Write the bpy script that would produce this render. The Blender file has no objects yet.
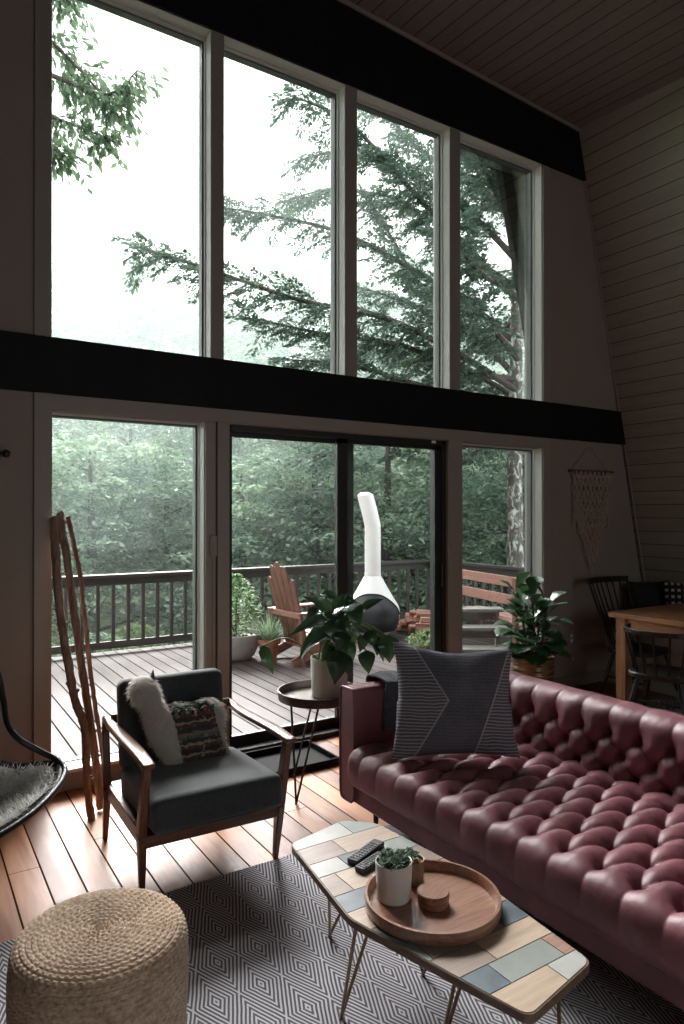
import bpy, bmesh, math, random
import numpy as np
from mathutils import Vector, Matrix, noise as mnoise
R = math.radians
PI = math.pi
rnd = random.Random(7)
SC = bpy.context.scene
COL = SC.collection

# ------------------------------------------------------------------ camera
CAMF = 684.3; YAW = R(32.8); PITCH = R(.22); EYE = Vector((0, 0, 1.55))
FW = Vector((math.sin(YAW)*math.cos(PITCH), math.cos(YAW)*math.cos(PITCH), math.sin(PITCH)))
RT = Vector((math.cos(YAW), -math.sin(YAW), 0)); UP = RT.cross(FW)
cam = bpy.data.cameras.new('camera'); co = bpy.data.objects.new('camera', cam); COL.objects.link(co)
co.location = EYE
co.rotation_euler = Matrix((RT, UP, -FW)).transposed().to_euler()
cam.sensor_fit = 'HORIZONTAL'; cam.sensor_width = 36; cam.lens = 36*CAMF/684; cam.clip_start = .05; cam.clip_end = 200
SC.camera = co

def on(px, py, ax, v):
    """survey helper: where the sight line of a photo point meets the plane axis=v"""
    d = RT*(px-342) - UP*(py-512) + FW*CAMF
    t = (v-EYE[ax])/d[ax]
    return EYE + d*t
def at(px, py, depth):
    return EYE + (RT*(px-342) - UP*(py-512) + FW*CAMF)*(depth/CAMF)

# ------------------------------------------------------------------ mesh builder
class MB:
    def __init__(s): s.v = []; s.f = []; s.m = []
    def add(s, vs, fs, mi=0):
        o = len(s.v); s.v += [tuple(p) for p in vs]; s.f += [tuple(o+i for i in f) for f in fs]; s.m += [mi]*len(fs)
        return s
    def box(s, c, d, rot=None, mi=0):
        x, y, z = d[0]/2, d[1]/2, d[2]/2
        P = [Vector((a*x, b*y, e*z)) for a in (-1, 1) for b in (-1, 1) for e in (-1, 1)]
        if rot is not None: P = [rot @ p for p in P]
        c = Vector(c)
        return s.add([p+c for p in P], [(0,1,3,2),(4,6,7,5),(0,4,5,1),(2,3,7,6),(0,2,6,4),(1,5,7,3)], mi)
    def b2(s, x0, x1, y0, y1, z0, z1, mi=0):
        return s.box(((x0+x1)/2, (y0+y1)/2, (z0+z1)/2), (abs(x1-x0), abs(y1-y0), abs(z1-z0)), None, mi)
    def bar(s, a, b, w, h, up=(0, 0, 1), mi=0, w2=None, h2=None):
        a = Vector(a); b = Vector(b); d = (b-a).normalized(); u = Vector(up)
        sx = d.cross(u)
        if sx.length < 1e-4: sx = d.cross(Vector((0, 1, 0)))
        sx.normalize(); uu = sx.cross(d); w2 = w if w2 is None else w2; h2 = h if h2 is None else h2
        P = []
        for p, ww, hh in ((a, w, h), (b, w2, h2)):
            for i, j in ((-1, -1), (1, -1), (1, 1), (-1, 1)): P.append(p+sx*(i*ww/2)+uu*(j*hh/2))
        return s.add(P, [(0,1,2,3),(7,6,5,4),(0,4,5,1),(1,5,6,2),(2,6,7,3),(3,7,4,0)], mi)
    def tube(s, pts, r, n=8, closed=False, mi=0):
        pts = [Vector(p) for p in pts]; k = len(pts)
        rr = r if isinstance(r, (list, tuple)) else [r]*k
        V = []; prev = None
        for i, p in enumerate(pts):
            if closed: d = pts[(i+1) % k]-pts[i-1]
            else: d = pts[min(i+1, k-1)]-pts[max(i-1, 0)]
            d.normalize()
            if prev is None:
                a = Vector((0, 0, 1)) if abs(d.z) < .9 else Vector((1, 0, 0))
                u = d.cross(a).normalized()
            else:
                u = prev-d*prev.dot(d)
                u = u.normalized() if u.length > 1e-6 else d.orthogonal().normalized()
            prev = u; w = d.cross(u)
            for j in range(n):
                t = 2*PI*j/n; V.append(p+(u*math.cos(t)+w*math.sin(t))*rr[i])
        F = []
        for i in range(k if closed else k-1):
            a = i*n; b = ((i+1) % k)*n
            for j in range(n): F.append((a+j, a+(j+1) % n, b+(j+1) % n, b+j))
        if not closed: F.append(tuple(range(n))[::-1]); F.append(tuple((k-1)*n+j for j in range(n)))
        return s.add(V, F, mi)
    def lathe(s, prof, n=32, c=(0, 0, 0), mi=0, sx=1, sy=1, fn=None):
        V = []; F = []; c = Vector(c)
        for r, z in prof:
            for j in range(n):
                t = 2*PI*j/n
                p = Vector((r*math.cos(t)*sx, r*math.sin(t)*sy, z))
                if fn: p = fn(p, t, r, z)
                V.append(p+c)
        for i in range(len(prof)-1):
            for j in range(n): F.append((i*n+j, i*n+(j+1) % n, (i+1)*n+(j+1) % n, (i+1)*n+j))
        if prof[0][0] > 1e-5: F.append(tuple(range(n))[::-1])
        if prof[-1][0] > 1e-5: F.append(tuple((len(prof)-1)*n+j for j in range(n)))
        return s.add(V, F, mi)
    def prism(s, poly, z0, z1, mi=0, M=None):
        n = len(poly)
        V = [Vector((x, y, z0)) for x, y in poly]+[Vector((x, y, z1)) for x, y in poly]
        if M is not None: V = [M @ p for p in V]
        F = [tuple(range(n))[::-1], tuple(range(n, 2*n))]+[(i, (i+1) % n, n+(i+1) % n, n+i) for i in range(n)]
        return s.add(V, F, mi)
    def grid(s, fn, nu, nv, mi=0, closed_v=False):
        V = [fn(i/nu, j/nv) for i in range(nu+1) for j in range(nv+1)]
        F = [(i*(nv+1)+j, (i+1)*(nv+1)+j, (i+1)*(nv+1)+j+1, i*(nv+1)+j+1) for i in range(nu) for j in range(nv)]
        return s.add(V, F, mi)
    def sphere(s, c, r, nu=8, nv=12, mi=0):
        r = r if isinstance(r, (tuple, list)) else (r, r, r)
        prof = [(max(math.sin(PI*i/nu), 0), -math.cos(PI*i/nu)) for i in range(nu+1)]
        V = []; F = []
        for a, z in prof:
            for j in range(nv):
                t = 2*PI*j/nv; V.append((c[0]+r[0]*a*math.cos(t), c[1]+r[1]*a*math.sin(t), c[2]+r[2]*z))
        for i in range(nu):
            for j in range(nv): F.append((i*nv+j, i*nv+(j+1) % nv, (i+1)*nv+(j+1) % nv, (i+1)*nv+j))
        return s.add(V, F, mi)

def setp(o, label=None, cat=None, group=None, kind=None):
    if label: o['label'] = label
    if cat: o['category'] = cat
    if group: o['group'] = group
    if kind: o['kind'] = kind
    return o
def obj(name, mb, mats, parent=None, smooth=True, ang=38, bevel=0, seg=2, sub=0, loc=None):
    me = bpy.data.meshes.new(name)
    me.from_pydata(mb.v, [], mb.f); me.validate(clean_customdata=False)
    if not isinstance(mats, (list, tuple)): mats = [mats]
    for m in mats: me.materials.append(m)
    if len(mats) > 1 and len(me.polygons) == len(mb.m): me.polygons.foreach_set('material_index', mb.m)
    bm = bmesh.new(); bm.from_mesh(me)
    if len(bm.verts) < 60000: bmesh.ops.remove_doubles(bm, verts=bm.verts, dist=1e-6)
    bmesh.ops.recalc_face_normals(bm, faces=bm.faces) if len(bm.faces) < 60000 else None
    bm.to_mesh(me); bm.free()
    if smooth:
        me.shade_smooth(); me.set_sharp_from_angle(angle=R(ang))
    o = bpy.data.objects.new(name, me); COL.objects.link(o)
    if parent is not None: o.parent = parent
    if loc is not None: o.location = loc
    if bevel:
        b = o.modifiers.new('bevel', 'BEVEL'); b.width = bevel; b.segments = seg; b.limit_method = 'ANGLE'; b.angle_limit = R(40)
        b.harden_normals = False
    if sub:
        b = o.modifiers.new('sub', 'SUBSURF'); b.levels = sub; b.render_levels = sub
    return o
def fast_quads(name, V, mats, parent=None, n=4, mi=None):
    """V: (k*n,3) array; every n rows one polygon"""
    V = np.asarray(V, dtype=np.float32).reshape(-1, 3); k = len(V)//n
    me = bpy.data.meshes.new(name)
    me.vertices.add(len(V)); me.vertices.foreach_set('co', V.ravel())
    me.loops.add(k*n); me.loops.foreach_set('vertex_index', np.arange(k*n, dtype=np.int32))
    me.polygons.add(k); me.polygons.foreach_set('loop_start', np.arange(0, k*n, n, dtype=np.int32))
    me.polygons.foreach_set('loop_total', np.full(k, n, dtype=np.int32))
    if not isinstance(mats, (list, tuple)): mats = [mats]
    for m in mats: me.materials.append(m)
    if mi is not None: me.polygons.foreach_set('material_index', np.asarray(mi, dtype=np.int32))
    me.update(calc_edges=True)
    o = bpy.data.objects.new(name, me); COL.objects.link(o)
    if parent is not None: o.parent = parent
    return o
def empty(name, loc, rz=0, label=None, cat=None, group=None, kind=None):
    o = bpy.data.objects.new(name, None); COL.objects.link(o); o.location = loc; o.rotation_euler = (0, 0, rz)
    o.empty_display_size = .1
    return setp(o, label, cat, group, kind)

# ------------------------------------------------------------------ materials
class NT:
    def __init__(s, name):
        s.m = bpy.data.materials.new(name); s.m.use_nodes = True; s.t = s.m.node_tree
        s.b = s.t.nodes['Principled BSDF']; s.out = s.t.nodes['Material Output']
    def n(s, ty, **kw):
        nd = s.t.nodes.new(ty)
        for k, v in kw.items():
            if k.startswith('i_'): nd.inputs[k[2:].replace('_', ' ')].default_value = v
            elif isinstance(k, str) and k[0] == 'p' and k[1:].isdigit(): nd.inputs[int(k[1:])].default_value = v
            else: setattr(nd, k, v)
        return nd
    def l(s, a, b): s.t.links.new(a, b)
    def coord(s, scale=(1, 1, 1), rot=(0, 0, 0), world=False, loc=(0, 0, 0)):
        mp = s.n('ShaderNodeMapping'); mp.inputs['Scale'].default_value = scale; mp.inputs['Rotation'].default_value = rot
        mp.inputs['Location'].default_value = loc
        if world: s.l(s.n('ShaderNodeNewGeometry').outputs['Position'], mp.inputs[0])
        else: s.l(s.n('ShaderNodeTexCoord').outputs['Object'], mp.inputs[0])
        return mp.outputs[0]
    def noise(s, vec, scale, detail=3, rough=.5, dist=0):
        nd = s.n('ShaderNodeTexNoise'); nd.inputs['Scale'].default_value = scale; nd.inputs['Detail'].default_value = detail
        nd.inputs['Roughness'].default_value = rough; nd.inputs['Distortion'].default_value = dist
        if vec is not None: s.l(vec, nd.inputs['Vector'])
        return nd.outputs['Fac']
    def ramp(s, fac, stops):
        nd = s.n('ShaderNodeValToRGB'); e = nd.color_ramp.elements
        while len(e) < len(stops): e.new(.5)
        for q, (p, c) in zip(e, stops): q.position = p; q.color = (*c, 1) if len(c) == 3 else c
        s.l(fac, nd.inputs[0]); return nd.outputs[0]
    def math(s, op, a, b=None, c=None):
        nd = s.n('ShaderNodeMath', operation=op)
        for i, x in enumerate((a, b, c)):
            if x is None: continue
            if isinstance(x, (int, float)): nd.inputs[i].default_value = x
            else: s.l(x, nd.inputs[i])
        return nd.outputs[0]
    def mix(s, fac, a, b, mode='MIX'):
        nd = s.n('ShaderNodeMix', data_type='RGBA', blend_type=mode)
        for k, x in ((0, fac), (6, a), (7, b)):
            if isinstance(x, (int, float)): nd.inputs[k].default_value = x
            elif isinstance(x, (tuple, list)): nd.inputs[k].default_value = (*x, 1)
            else: s.l(x, nd.inputs[k])
        return nd.outputs[2]
    def bump(s, h, strength=.3, dist=.01):
        nd = s.n('ShaderNodeBump'); nd.inputs['Strength'].default_value = strength; nd.inputs['Distance'].default_value = dist
        s.l(h, nd.inputs['Height']); s.l(nd.outputs[0], s.b.inputs['Normal']); return nd
    def set(s, **kw):
        for k, v in kw.items():
            k = k.replace('_', ' ')
            if hasattr(v, 'links') or hasattr(v, 'is_output'): s.l(v, s.b.inputs[k])
            else: s.b.inputs[k].default_value = v
        return s.m
    def xyz(s, vec):
        nd = s.n('ShaderNodeSeparateXYZ'); s.l(vec, nd.inputs[0]); return nd.outputs

def plain(name, c, rough=.5, metal=0, var=.12, scale=12, bump=.0, spec=.5, sheen=0):
    t = NT(name); v = t.coord()
    f = t.noise(v, scale, 4)
    d = tuple(x*(1-var) for x in c); l_ = tuple(min(x*(1+var), 1) for x in c)
    t.set(Base_Color=t.ramp(f, [(.3, d), (.7, l_)]), Roughness=rough, Metallic=metal)
    t.b.inputs['Specular IOR Level'].default_value = spec
    if sheen: t.b.inputs['Sheen Weight'].default_value = sheen
    if bump: t.bump(t.noise(v, scale*6, 3), bump, .004)
    return t.m
def wood(name, a, b, axis='x', scale=1, rough=.45, bump=.15, spec=.4):
    t = NT(name); k = {'x': (1.2, 14, 14), 'y': (14, 1.2, 14), 'z': (14, 14, 1.2)}[axis]
    v = t.coord(tuple(q*scale for q in k))
    f = t.noise(v, 2.2, 6, .6, .6); g = t.noise(v, 9, 3, .6)
    h = t.math('ADD', t.math('MULTIPLY', f, .75), t.math('MULTIPLY', g, .25))
    t.set(Base_Color=t.ramp(h, [(.34, b), (.5, tuple((p+q)/2 for p, q in zip(a, b))), (.62, a)]), Roughness=rough)
    t.b.inputs['Specular IOR Level'].default_value = spec
    t.bump(h, bump, .003); return t.m
def planked(name, axis, width, cols, gap=(.02, .012, .01), rough=.35, grain=.5, gw=.03, length=None, rvar=.12, gapdepth=1, spec=.5, knots=True, bumps=.4):
    """boards laid edge to edge; axis = the world axis across the boards"""
    t = NT(name); g = t.n('ShaderNodeNewGeometry').outputs['Position']; x = t.xyz(g)
    ai = 'xyz'.index(axis); across = t.math('DIVIDE', x[ai], width)
    idn = t.math('FLOOR', across); fr = t.math('FRACT', across)
    wn = t.n('ShaderNodeTexWhiteNoise', noise_dimensions='1D'); t.l(idn, wn.inputs['W']); rv = wn.outputs['Value']
    # shift grain per board
    cm = t.n('ShaderNodeCombineXYZ')
    sc = {'x': (9, .9, 9), 'y': (.9, 9, 9), 'z': (9, .9, 9)}[axis]
    for i in range(3):
        t.l(t.math('ADD', t.math('MULTIPLY', x[i], sc[i]), t.math('MULTIPLY', rv, 37.0*(i+1))), cm.inputs[i])
    f = t.noise(cm.outputs[0], 1.6, 6, .6, .8); h = t.noise(cm.outputs[0], 7, 3, .6)
    mixf = t.math('ADD', t.math('MULTIPLY', f, .7*grain+.3), t.math('MULTIPLY', t.math('SUBTRACT', rv, .5), .35*(1-grain)+rvar))
    mixf = t.math('ADD', mixf, t.math('MULTIPLY', t.math('SUBTRACT', h, .5), .15))
    c = t.ramp(mixf, [(.25, cols[0]), (.45, cols[1]), (.68, cols[2])])
    if knots:
        vo = t.n('ShaderNodeTexVoronoi'); vo.inputs['Scale'].default_value = .55; t.l(cm.outputs[0], vo.inputs['Vector'])
        kn = t.math('LESS_THAN', vo.outputs['Distance'], .055)
        c = t.mix(t.math('MULTIPLY', kn, .6), c, tuple(q*.35 for q in cols[0]))
    e = t.math('MINIMUM', fr, t.math('SUBTRACT', 1, fr)); ln = t.math('LESS_THAN', e, gw)
    if length:
        oi = {'x': 1, 'y': 0, 'z': 1}[axis]
        al = t.math('FRACT', t.math('ADD', t.math('DIVIDE', x[oi], length), t.math('MULTIPLY', rv, 7.3)))
        ln = t.math('MAXIMUM', ln, t.math('LESS_THAN', al, .004/length))
    c = t.mix(ln, c, gap)
    ro = t.math('ADD', rough, t.math('MULTIPLY', t.math('SUBTRACT', f, .5), .35))
    t.set(Base_Color=c, Roughness=t.math('MAXIMUM', ro, ln), Specular_IOR_Level=t.math('MULTIPLY', t.math('SUBTRACT', 1, ln), spec))
    hh = t.math('SUBTRACT', t.math('MULTIPLY', f, .25), t.math('MULTIPLY', ln, gapdepth*.5))
    t.bump(hh, bumps, .004); return t.m

m_floor = planked('floor_pine', 'x', .1295, [(.14, .042, .014), (.33, .118, .042), (.50, .215, .088)], gap=(.03, .012, .006), rough=.43, gw=.03, length=2.7, spec=.30, rvar=.30)
m_ceil = planked('ceiling_boards', 'x', .13, [(.18, .155, .145), (.21, .18, .165), (.24, .21, .19)], gap=(.085, .072, .066), rough=.75, gw=.035, knots=False, rvar=.05, grain=.8)
m_slant = planked('painted_boards', 'z', .1265, [(.26, .24, .20), (.30, .275, .235), (.345, .32, .275)], gap=(.10, .09, .075), rough=.6, gw=.028, knots=True, rvar=.05, grain=.8)
m_deck = planked('deck_boards', 'x', .145, [(.042, .033, .031), (.068, .055, .051), (.10, .083, .077)], gap=(.012, .009, .008), rough=.65, gw=.045, knots=False, spec=.22, rvar=.25)
m_wall = plain('wall_paint', (.27, .228, .20), .75, var=.04, scale=3)
m_wallw = plain('bench_paint', (.42, .37, .32), .7, var=.04, scale=3)
m_trim = plain('trim_paint', (.27, .24, .215), .5, var=.03, scale=5)
m_jamb = plain('jamb_paint', (.55, .55, .52), .5, var=.03, scale=5)
m_beam = plain('beam_black', (.006, .006, .007), .6, var=.3, scale=6, bump=.2, spec=.2)
m_blackmetal = plain('black_metal', (.012, .012, .013), .4, var=.2)
m_framegrey = plain('window_frame_grey', (.10, .115, .11), .5, var=.1)
m_doorblack = plain('door_frame_black', (.012, .012, .014), .45, var=.2)
def glassmat():
    t = NT('pane_glass'); t.t.nodes.remove(t.b)
    tr = t.n('ShaderNodeBsdfTransparent'); tr.inputs[0].default_value = (.96, .985, .975, 1)
    gl = t.n('ShaderNodeBsdfGlossy'); gl.inputs['Roughness'].default_value = .01; gl.inputs[0].default_value = (.9, .95, .95, 1)
    fr = t.n('ShaderNodeFresnel'); fr.inputs[0].default_value = 1.3
    mx = t.n('ShaderNodeMixShader'); t.l(t.math('MULTIPLY', fr.outputs[0], .8), mx.inputs[0]); t.l(tr.outputs[0], mx.inputs[1]); t.l(gl.outputs[0], mx.inputs[2])
    t.l(mx.outputs[0], t.out.inputs[0]); return t.m
m_glass = glassmat()
m_walnut = wood('walnut', (.20, .085, .042), (.075, .03, .016), 'y', 1.5, .32, .1)
m_walnutz = wood('walnut_upright', (.18, .075, .038), (.07, .028, .015), 'z', 1.5, .32, .1)
m_walnutx = wood('walnut_crosswise', (.18, .075, .038), (.07, .028, .015), 'x', 1.5, .32, .1)
m_tray = wood('acacia', (.33, .165, .105), (.17, .078, .05), 'x', 2.2, .28, .06, .6)
m_chfab = plain('charcoal_fabric', (.034, .038, .044), .75, var=.2, scale=60, bump=.5, spec=.3, sheen=.3)
m_table = wood('farm_table', (.52, .27, .13), (.27, .12, .05), 'y', 1.2, .38, .2)
m_tablez = wood('farm_table_leg', (.46, .22, .11), (.22, .095, .045), 'z', 1.2, .4, .2)
m_blackwood = plain('black_wood', (.010, .010, .011), .35, var=.2)
m_cedar = wood('cedar', (.24, .115, .085), (.11, .05, .036), 'z', 1.3, .6, .3)
m_cedarx = wood('cedar_flat', (.38, .20, .16), (.20, .095, .07), 'x', 1.3, .6, .3)
m_rail = wood('stained_rail', (.055, .047, .045), (.025, .021, .02), 'x', 1, .55, .2)
m_white = plain('white_enamel', (.80, .79, .78), .35, var=.02)
m_whitepot = plain('white_ceramic', (.62, .62, .60), .3, var=.04, scale=6)
m_soil = plain('soil', (.03, .02, .014), .9, var=.4, scale=60, bump=1)

def leather():
    t = NT('oxblood_leather'); v = t.coord()
    f = t.noise(v, 5, 4); g = t.noise(v, 140, 3, .6)
    vo = t.n('ShaderNodeTexVoronoi'); vo.inputs['Scale'].default_value = 260; t.l(v, vo.inputs['Vector'])
    t.set(Base_Color=t.ramp(f, [(.3, (.125, .042, .052)), (.55, (.20, .070, .082)), (.75, (.27, .105, .117))]),
          Roughness=t.math('ADD', .37, t.math('MULTIPLY', t.noise(v, 18, 4), .2)))
    t.b.inputs['Specular IOR Level'].default_value = .45
    t.bump(t.math('ADD', t.math('MULTIPLY', g, .5), t.math('MULTIPLY', vo.outputs['Distance'], .6)), .16, .003); return t.m
m_leather = leather()

def rugmat():
    t = NT('diamond_rug'); v = t.coord(); w = t.n('ShaderNodeVectorMath', operation='ADD')
    nz = t.n('ShaderNodeTexNoise'); nz.inputs['Scale'].default_value = 9; nz.inputs['Detail'].default_value = 2; t.l(v, nz.inputs['Vector'])
    sc = t.n('ShaderNodeVectorMath', operation='SCALE'); sc.inputs['Scale'].default_value = .008; t.l(nz.outputs['Color'], sc.inputs[0])
    t.l(v, w.inputs[0]); t.l(sc.outputs[0], w.inputs[1]); x = t.xyz(w.outputs[0])
    a = t.math('PINGPONG', x[0], RUG_U); b = t.math('MULTIPLY', t.math('PINGPONG', x[1], RUG_V), RUG_U/RUG_V)
    d = t.math('ADD', a, b)
    fr = t.math('FRACT', t.math('DIVIDE', d, RUG_U*2/11.0))
    e = t.math('ABSOLUTE', t.math('SUBTRACT', fr, .5))
    st = t.n('ShaderNodeMapRange'); st.interpolation_type = 'SMOOTHSTEP'; st.inputs['From Min'].default_value = .19; st.inputs['From Max'].default_value = .29; t.l(e, st.inputs['Value'])
    wv = t.noise(t.coord((140, 420, 1)), 1, 2)
    lite = t.ramp(wv, [(.3, (.46, .445, .47)), (.7, (.62, .60, .63))]); dark = t.ramp(wv, [(.3, (.065, .065, .077)), (.7, (.15, .147, .165))])
    t.set(Base_Color=t.mix(st.outputs[0], lite, dark), Roughness=.95)
    t.b.inputs['Specular IOR Level'].default_value = .1
    t.bump(t.math('ADD', wv, t.math('MULTIPLY', st.outputs[0], -.6)), .5, .003); return t.m
RUG_U, RUG_V = .0775, .177

def leafmat(name, a, b, rough=.4, trans=.25, scale=8, spec=.5):
    t = NT(name); v = t.coord(); f = t.noise(v, scale, 3)
    g = t.n('ShaderNodeNewGeometry'); rv = g.outputs['Random Per Island']
    mixf = t.math('ADD', t.math('MULTIPLY', f, .5), t.math('MULTIPLY', rv, .5))
    c = t.ramp(mixf, [(.25, a), (.75, b)])
    t.set(Base_Color=c, Roughness=rough); t.b.inputs['Specular IOR Level'].default_value = spec
    tl = t.n('ShaderNodeBsdfTranslucent'); t.l(t.mix(.15, c, (.4, .55, .25)), tl.inputs[0])
    mx = t.n('ShaderNodeMixShader'); mx.inputs[0].default_value = trans
    t.l(t.b.outputs[0], mx.inputs[1]); t.l(tl.outputs[0], mx.inputs[2]); t.l(mx.outputs[0], t.out.inputs[0])
    return t.m
m_leaf = leafmat('philodendron_leaf', (.007, .028, .014), (.028, .09, .036), .22, .08)
m_fiddle = leafmat('fiddle_leaf', (.010, .04, .016), (.045, .15, .05), .33, .12)
m_succ = leafmat('succulent_leaf', (.06, .11, .07), (.20, .30, .19), .5, .1)
m_shrub = leafmat('deck_shrub_leaf', (.05, .12, .04), (.20, .34, .13), .6, .3)
m_tree1 = leafmat('forest_leaf', (.07, .13, .10), (.24, .34, .25), .7, .25, .6, .08)
m_tree2 = leafmat('forest_leaf_pale', (.11, .18, .13), (.34, .43, .31), .7, .25, .6, .08)
m_hemlock = leafmat('hemlock_needle', (.055, .09, .075), (.12, .18, .145), .7, .25, 1.5, .1)
m_near = leafmat('bright_leaf', (.07, .12, .075), (.16, .23, .15), .6, .25, 2, .15)
m_fern = leafmat('fern_leaf', (.12, .19, .08), (.36, .45, .24), .7, .3, 2, .1)
m_stem = plain('green_stem', (.10, .16, .05), .5)
m_bark = plain('bark', (.055, .045, .038), .9, var=.4, scale=14, bump=.8)
def lichen():
    t = NT('lichen_bark'); v = t.coord((1, 1, .6)); f = t.noise(v, 9, 5, .65, .8); b = t.noise(v, 22, 4)
    c = t.mix(t.ramp(f, [(.51, (0, 0, 0)), (.60, (1, 1, 1))]), t.ramp(b, [(.3, (.05, .04, .035)), (.7, (.14, .12, .105))]), (.50, .53, .48))
    t.set(Base_Color=c, Roughness=.9); t.bump(b, .8, .03); return t.m
m_lichen = lichen()

# ------------------------------------------------------------------ room shell
WY = 4.07; GY = 4.20; OUT = 4.27
def slx(z): return 6.157-.243*(z-.994)          # inner face of the leaning right wall
def slxl(z): return -1.0+.243*(z-.994)
def struct(name, mb, m, **k):
    o = obj(name, mb, m, **k); o['kind'] = 'structure'; return o
mb = MB(); mb.b2(-1.4, 6.5, -3.9, WY+.2, -.12, 0); struct('floor', mb, m_floor, smooth=False)
mb = MB()
def wallpoly(x0, x1, z0, z1): mb.b2(x0, x1, WY, OUT, z0, z1)
wallpoly(-1.45, .665, -.1, 5.3); mb.b2(.70, 4.70, WY, OUT, 2.13, 2.50); mb.b2(.70, 4.70, WY, OUT, 4.62, 5.35)
mb.b2(.70, 1.60, WY, OUT, -.1, .11); mb.b2(3.751, 4.70, WY, OUT, -.1, .11)
mb.b2(1.60, 1.757, WY, OUT, -.1, 2.13); mb.b2(3.604, 3.751, WY, OUT, -.1, 2.13)
mb.add([(4.70, WY, -.1), (6.35, WY, -.1), (5.12, WY, 5.32), (4.70, WY, 5.32), (4.70, OUT, -.1), (6.35, OUT, -.1), (5.12, OUT, 5.32), (4.70, OUT, 5.32)],
       [(0,1,2,3),(7,6,5,4),(0,4,5,1),(1,5,6,2),(2,6,7,3),(3,7,4,0)])
struct('wall_front', mb, m_wall, smooth=False)
def ceilz(x, y): return 5.20-.054*(x-2.65)+.06*(y-WY)
mb = MB(); P = []
for dz in (0, .15):
    for x, y in ((-1.6, -3.95), (5.6, -3.95), (5.6, 4.95), (-1.6, 4.95)): P.append((x, y, ceilz(x, y)+dz))
mb.add(P, [(3,2,1,0),(4,5,6,7),(0,1,5,4),(1,2,6,5),(2,3,7,6),(3,0,4,7)]); struct('ceiling', mb, m_ceil, smooth=False)
def slab(f, s):
    mb = MB(); P = []
    for dx in (0, .18*s):
        for y, z in ((-3.95, -.1), (4.92, -.1), (4.92, 5.35), (-3.95, 5.35)): P.append((f(z)+dx, y, z))
    return mb.add(P, [(0,1,2,3),(7,6,5,4),(0,4,5,1),(1,5,6,2),(2,6,7,3),(3,7,4,0)])
struct('wall_right', slab(slx, 1), m_slant, smooth=False)
struct('wall_left', slab(slxl, -1), m_slant, smooth=False)
mb = MB()      # rear gable; its unseen window is added for front fill light
for q in ((-1.6, 1.2, -.1, 5.2), (3.9, 6.6, -.1, 5.2), (1.2, 3.9, -.1, .9), (1.2, 3.9, 3.3, 5.2)): mb.b2(q[0], q[1], -4.1, -3.9, q[2], q[3])
struct('wall_back', mb, m_wall, smooth=False)
# rafter board outside the gable
mb = MB()
for z0, z1 in ((1.0, 5.2),):
    mb.add([(slx(z0)-.16, 4.86, z0), (slx(z0)+.2, 4.86, z0), (slx(z1)+.2, 4.86, z1), (slx(z1)-.16, 4.86, z1),
            (slx(z0)-.16, 4.93, z0), (slx(z0)+.2, 4.93, z0), (slx(z1)+.2, 4.93, z1), (slx(z1)-.16, 4.93, z1)],
           [(0,1,2,3),(7,6,5,4),(0,4,5,1),(1,5,6,2),(2,6,7,3),(3,7,4,0)])
struct('trim_1', mb, m_beam, smooth=False)
# beams
def beam(name, z0, z1, y0, zt=None):
    mb = MB(); xr0 = slx(z0)+.02; xr1 = slx(z1)+.02; zl = zt or z1
    mb.add([(-1.2, y0, z0), (xr0, y0, z0), (xr1, y0, z1), (-1.2, y0, zl), (-1.2, WY+.02, z0), (xr0, WY+.02, z0), (xr1, WY+.02, z1), (-1.2, WY+.02, zl)],
           [(0,1,2,3),(7,6,5,4),(0,4,5,1),(1,5,6,2),(2,6,7,3),(3,7,4,0)])
    return struct(name, mb, m_beam, smooth=False)
beam('trim_2', 2.222, 2.535, 4.052); beam('trim_3', 4.61, 5.06, 4.052, 5.40)
# ceiling strip, corner strips
mb = MB(); mb.bar((-1.2, 4.045, 5.385), (5.19, 4.045, 5.04), .014, .03); mb.bar((slx(-.0)-.012, WY-.008, 0), (slx(5.05)-.012, WY-.008, 5.05), .014, .016)
struct('trim_4', mb, m_wall, smooth=False)
# casings
mb = MB(); cy = WY-.018
mb.b2(.61, .70, cy, WY, 0, 2.22); mb.b2(.61, .70, cy, WY, 2.53, 4.60)
mb.b2(4.70, 4.785, cy, WY, .0, 2.22); mb.b2(4.70, 4.785, cy, WY, 2.53, 4.60)
mb.b2(.70, 4.70, cy, WY, 2.135, 2.22)
mb.b2(1.60, 1.665, cy, WY, 0, 2.135); mb.b2(1.675, 1.757, cy-.008, WY, 0, 2.135); mb.b2(3.604, 3.751, cy, WY, 0, 2.135)
struct('trim_5', mb, m_trim, smooth=False, bevel=.003)
# sills with rounded fronts
mb = MB(); mb.b2(.70, 1.60, cy-.01, GY, .105, .125); mb.b2(3.751, 4.70, cy-.01, GY, .105, .125); mb.b2(.70, 4.70, WY, GY, 4.605, 4.62)
struct('trim_6', mb, m_jamb, smooth=False, bevel=.003)
# upper mullions
mb = MB()
for a, b in ((1.641, 1.727), (2.650, 2.751), (3.635, 3.743)): mb.b2(a, b, WY-.004, OUT, 2.5, 4.62)
struct('trim_7', mb, m_trim, smooth=False, bevel=.003)
# baseboards
mb = MB(); mb.b2(4.785, 5.56, WY-.02, WY, 0, .10); mb.b2(-1.0, .61, WY-.02, WY, 0, .10); struct('baseboard_front', mb, m_trim, smooth=False, bevel=.004)
mb = MB(); mb.b2(5.54, 5.56, -3.8, WY-.02, 0, .10); struct('baseboard_right', mb, m_trim, smooth=False, bevel=.004)
# built-in window bench along the right wall
mb = MB(); mb.b2(5.56, 6.38, -3.8, WY, 0, .46); mb.b2(5.53, 6.33, -3.8, WY, .46, .50); struct('trim_8', mb, m_wallw, smooth=False, bevel=.003)

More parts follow.
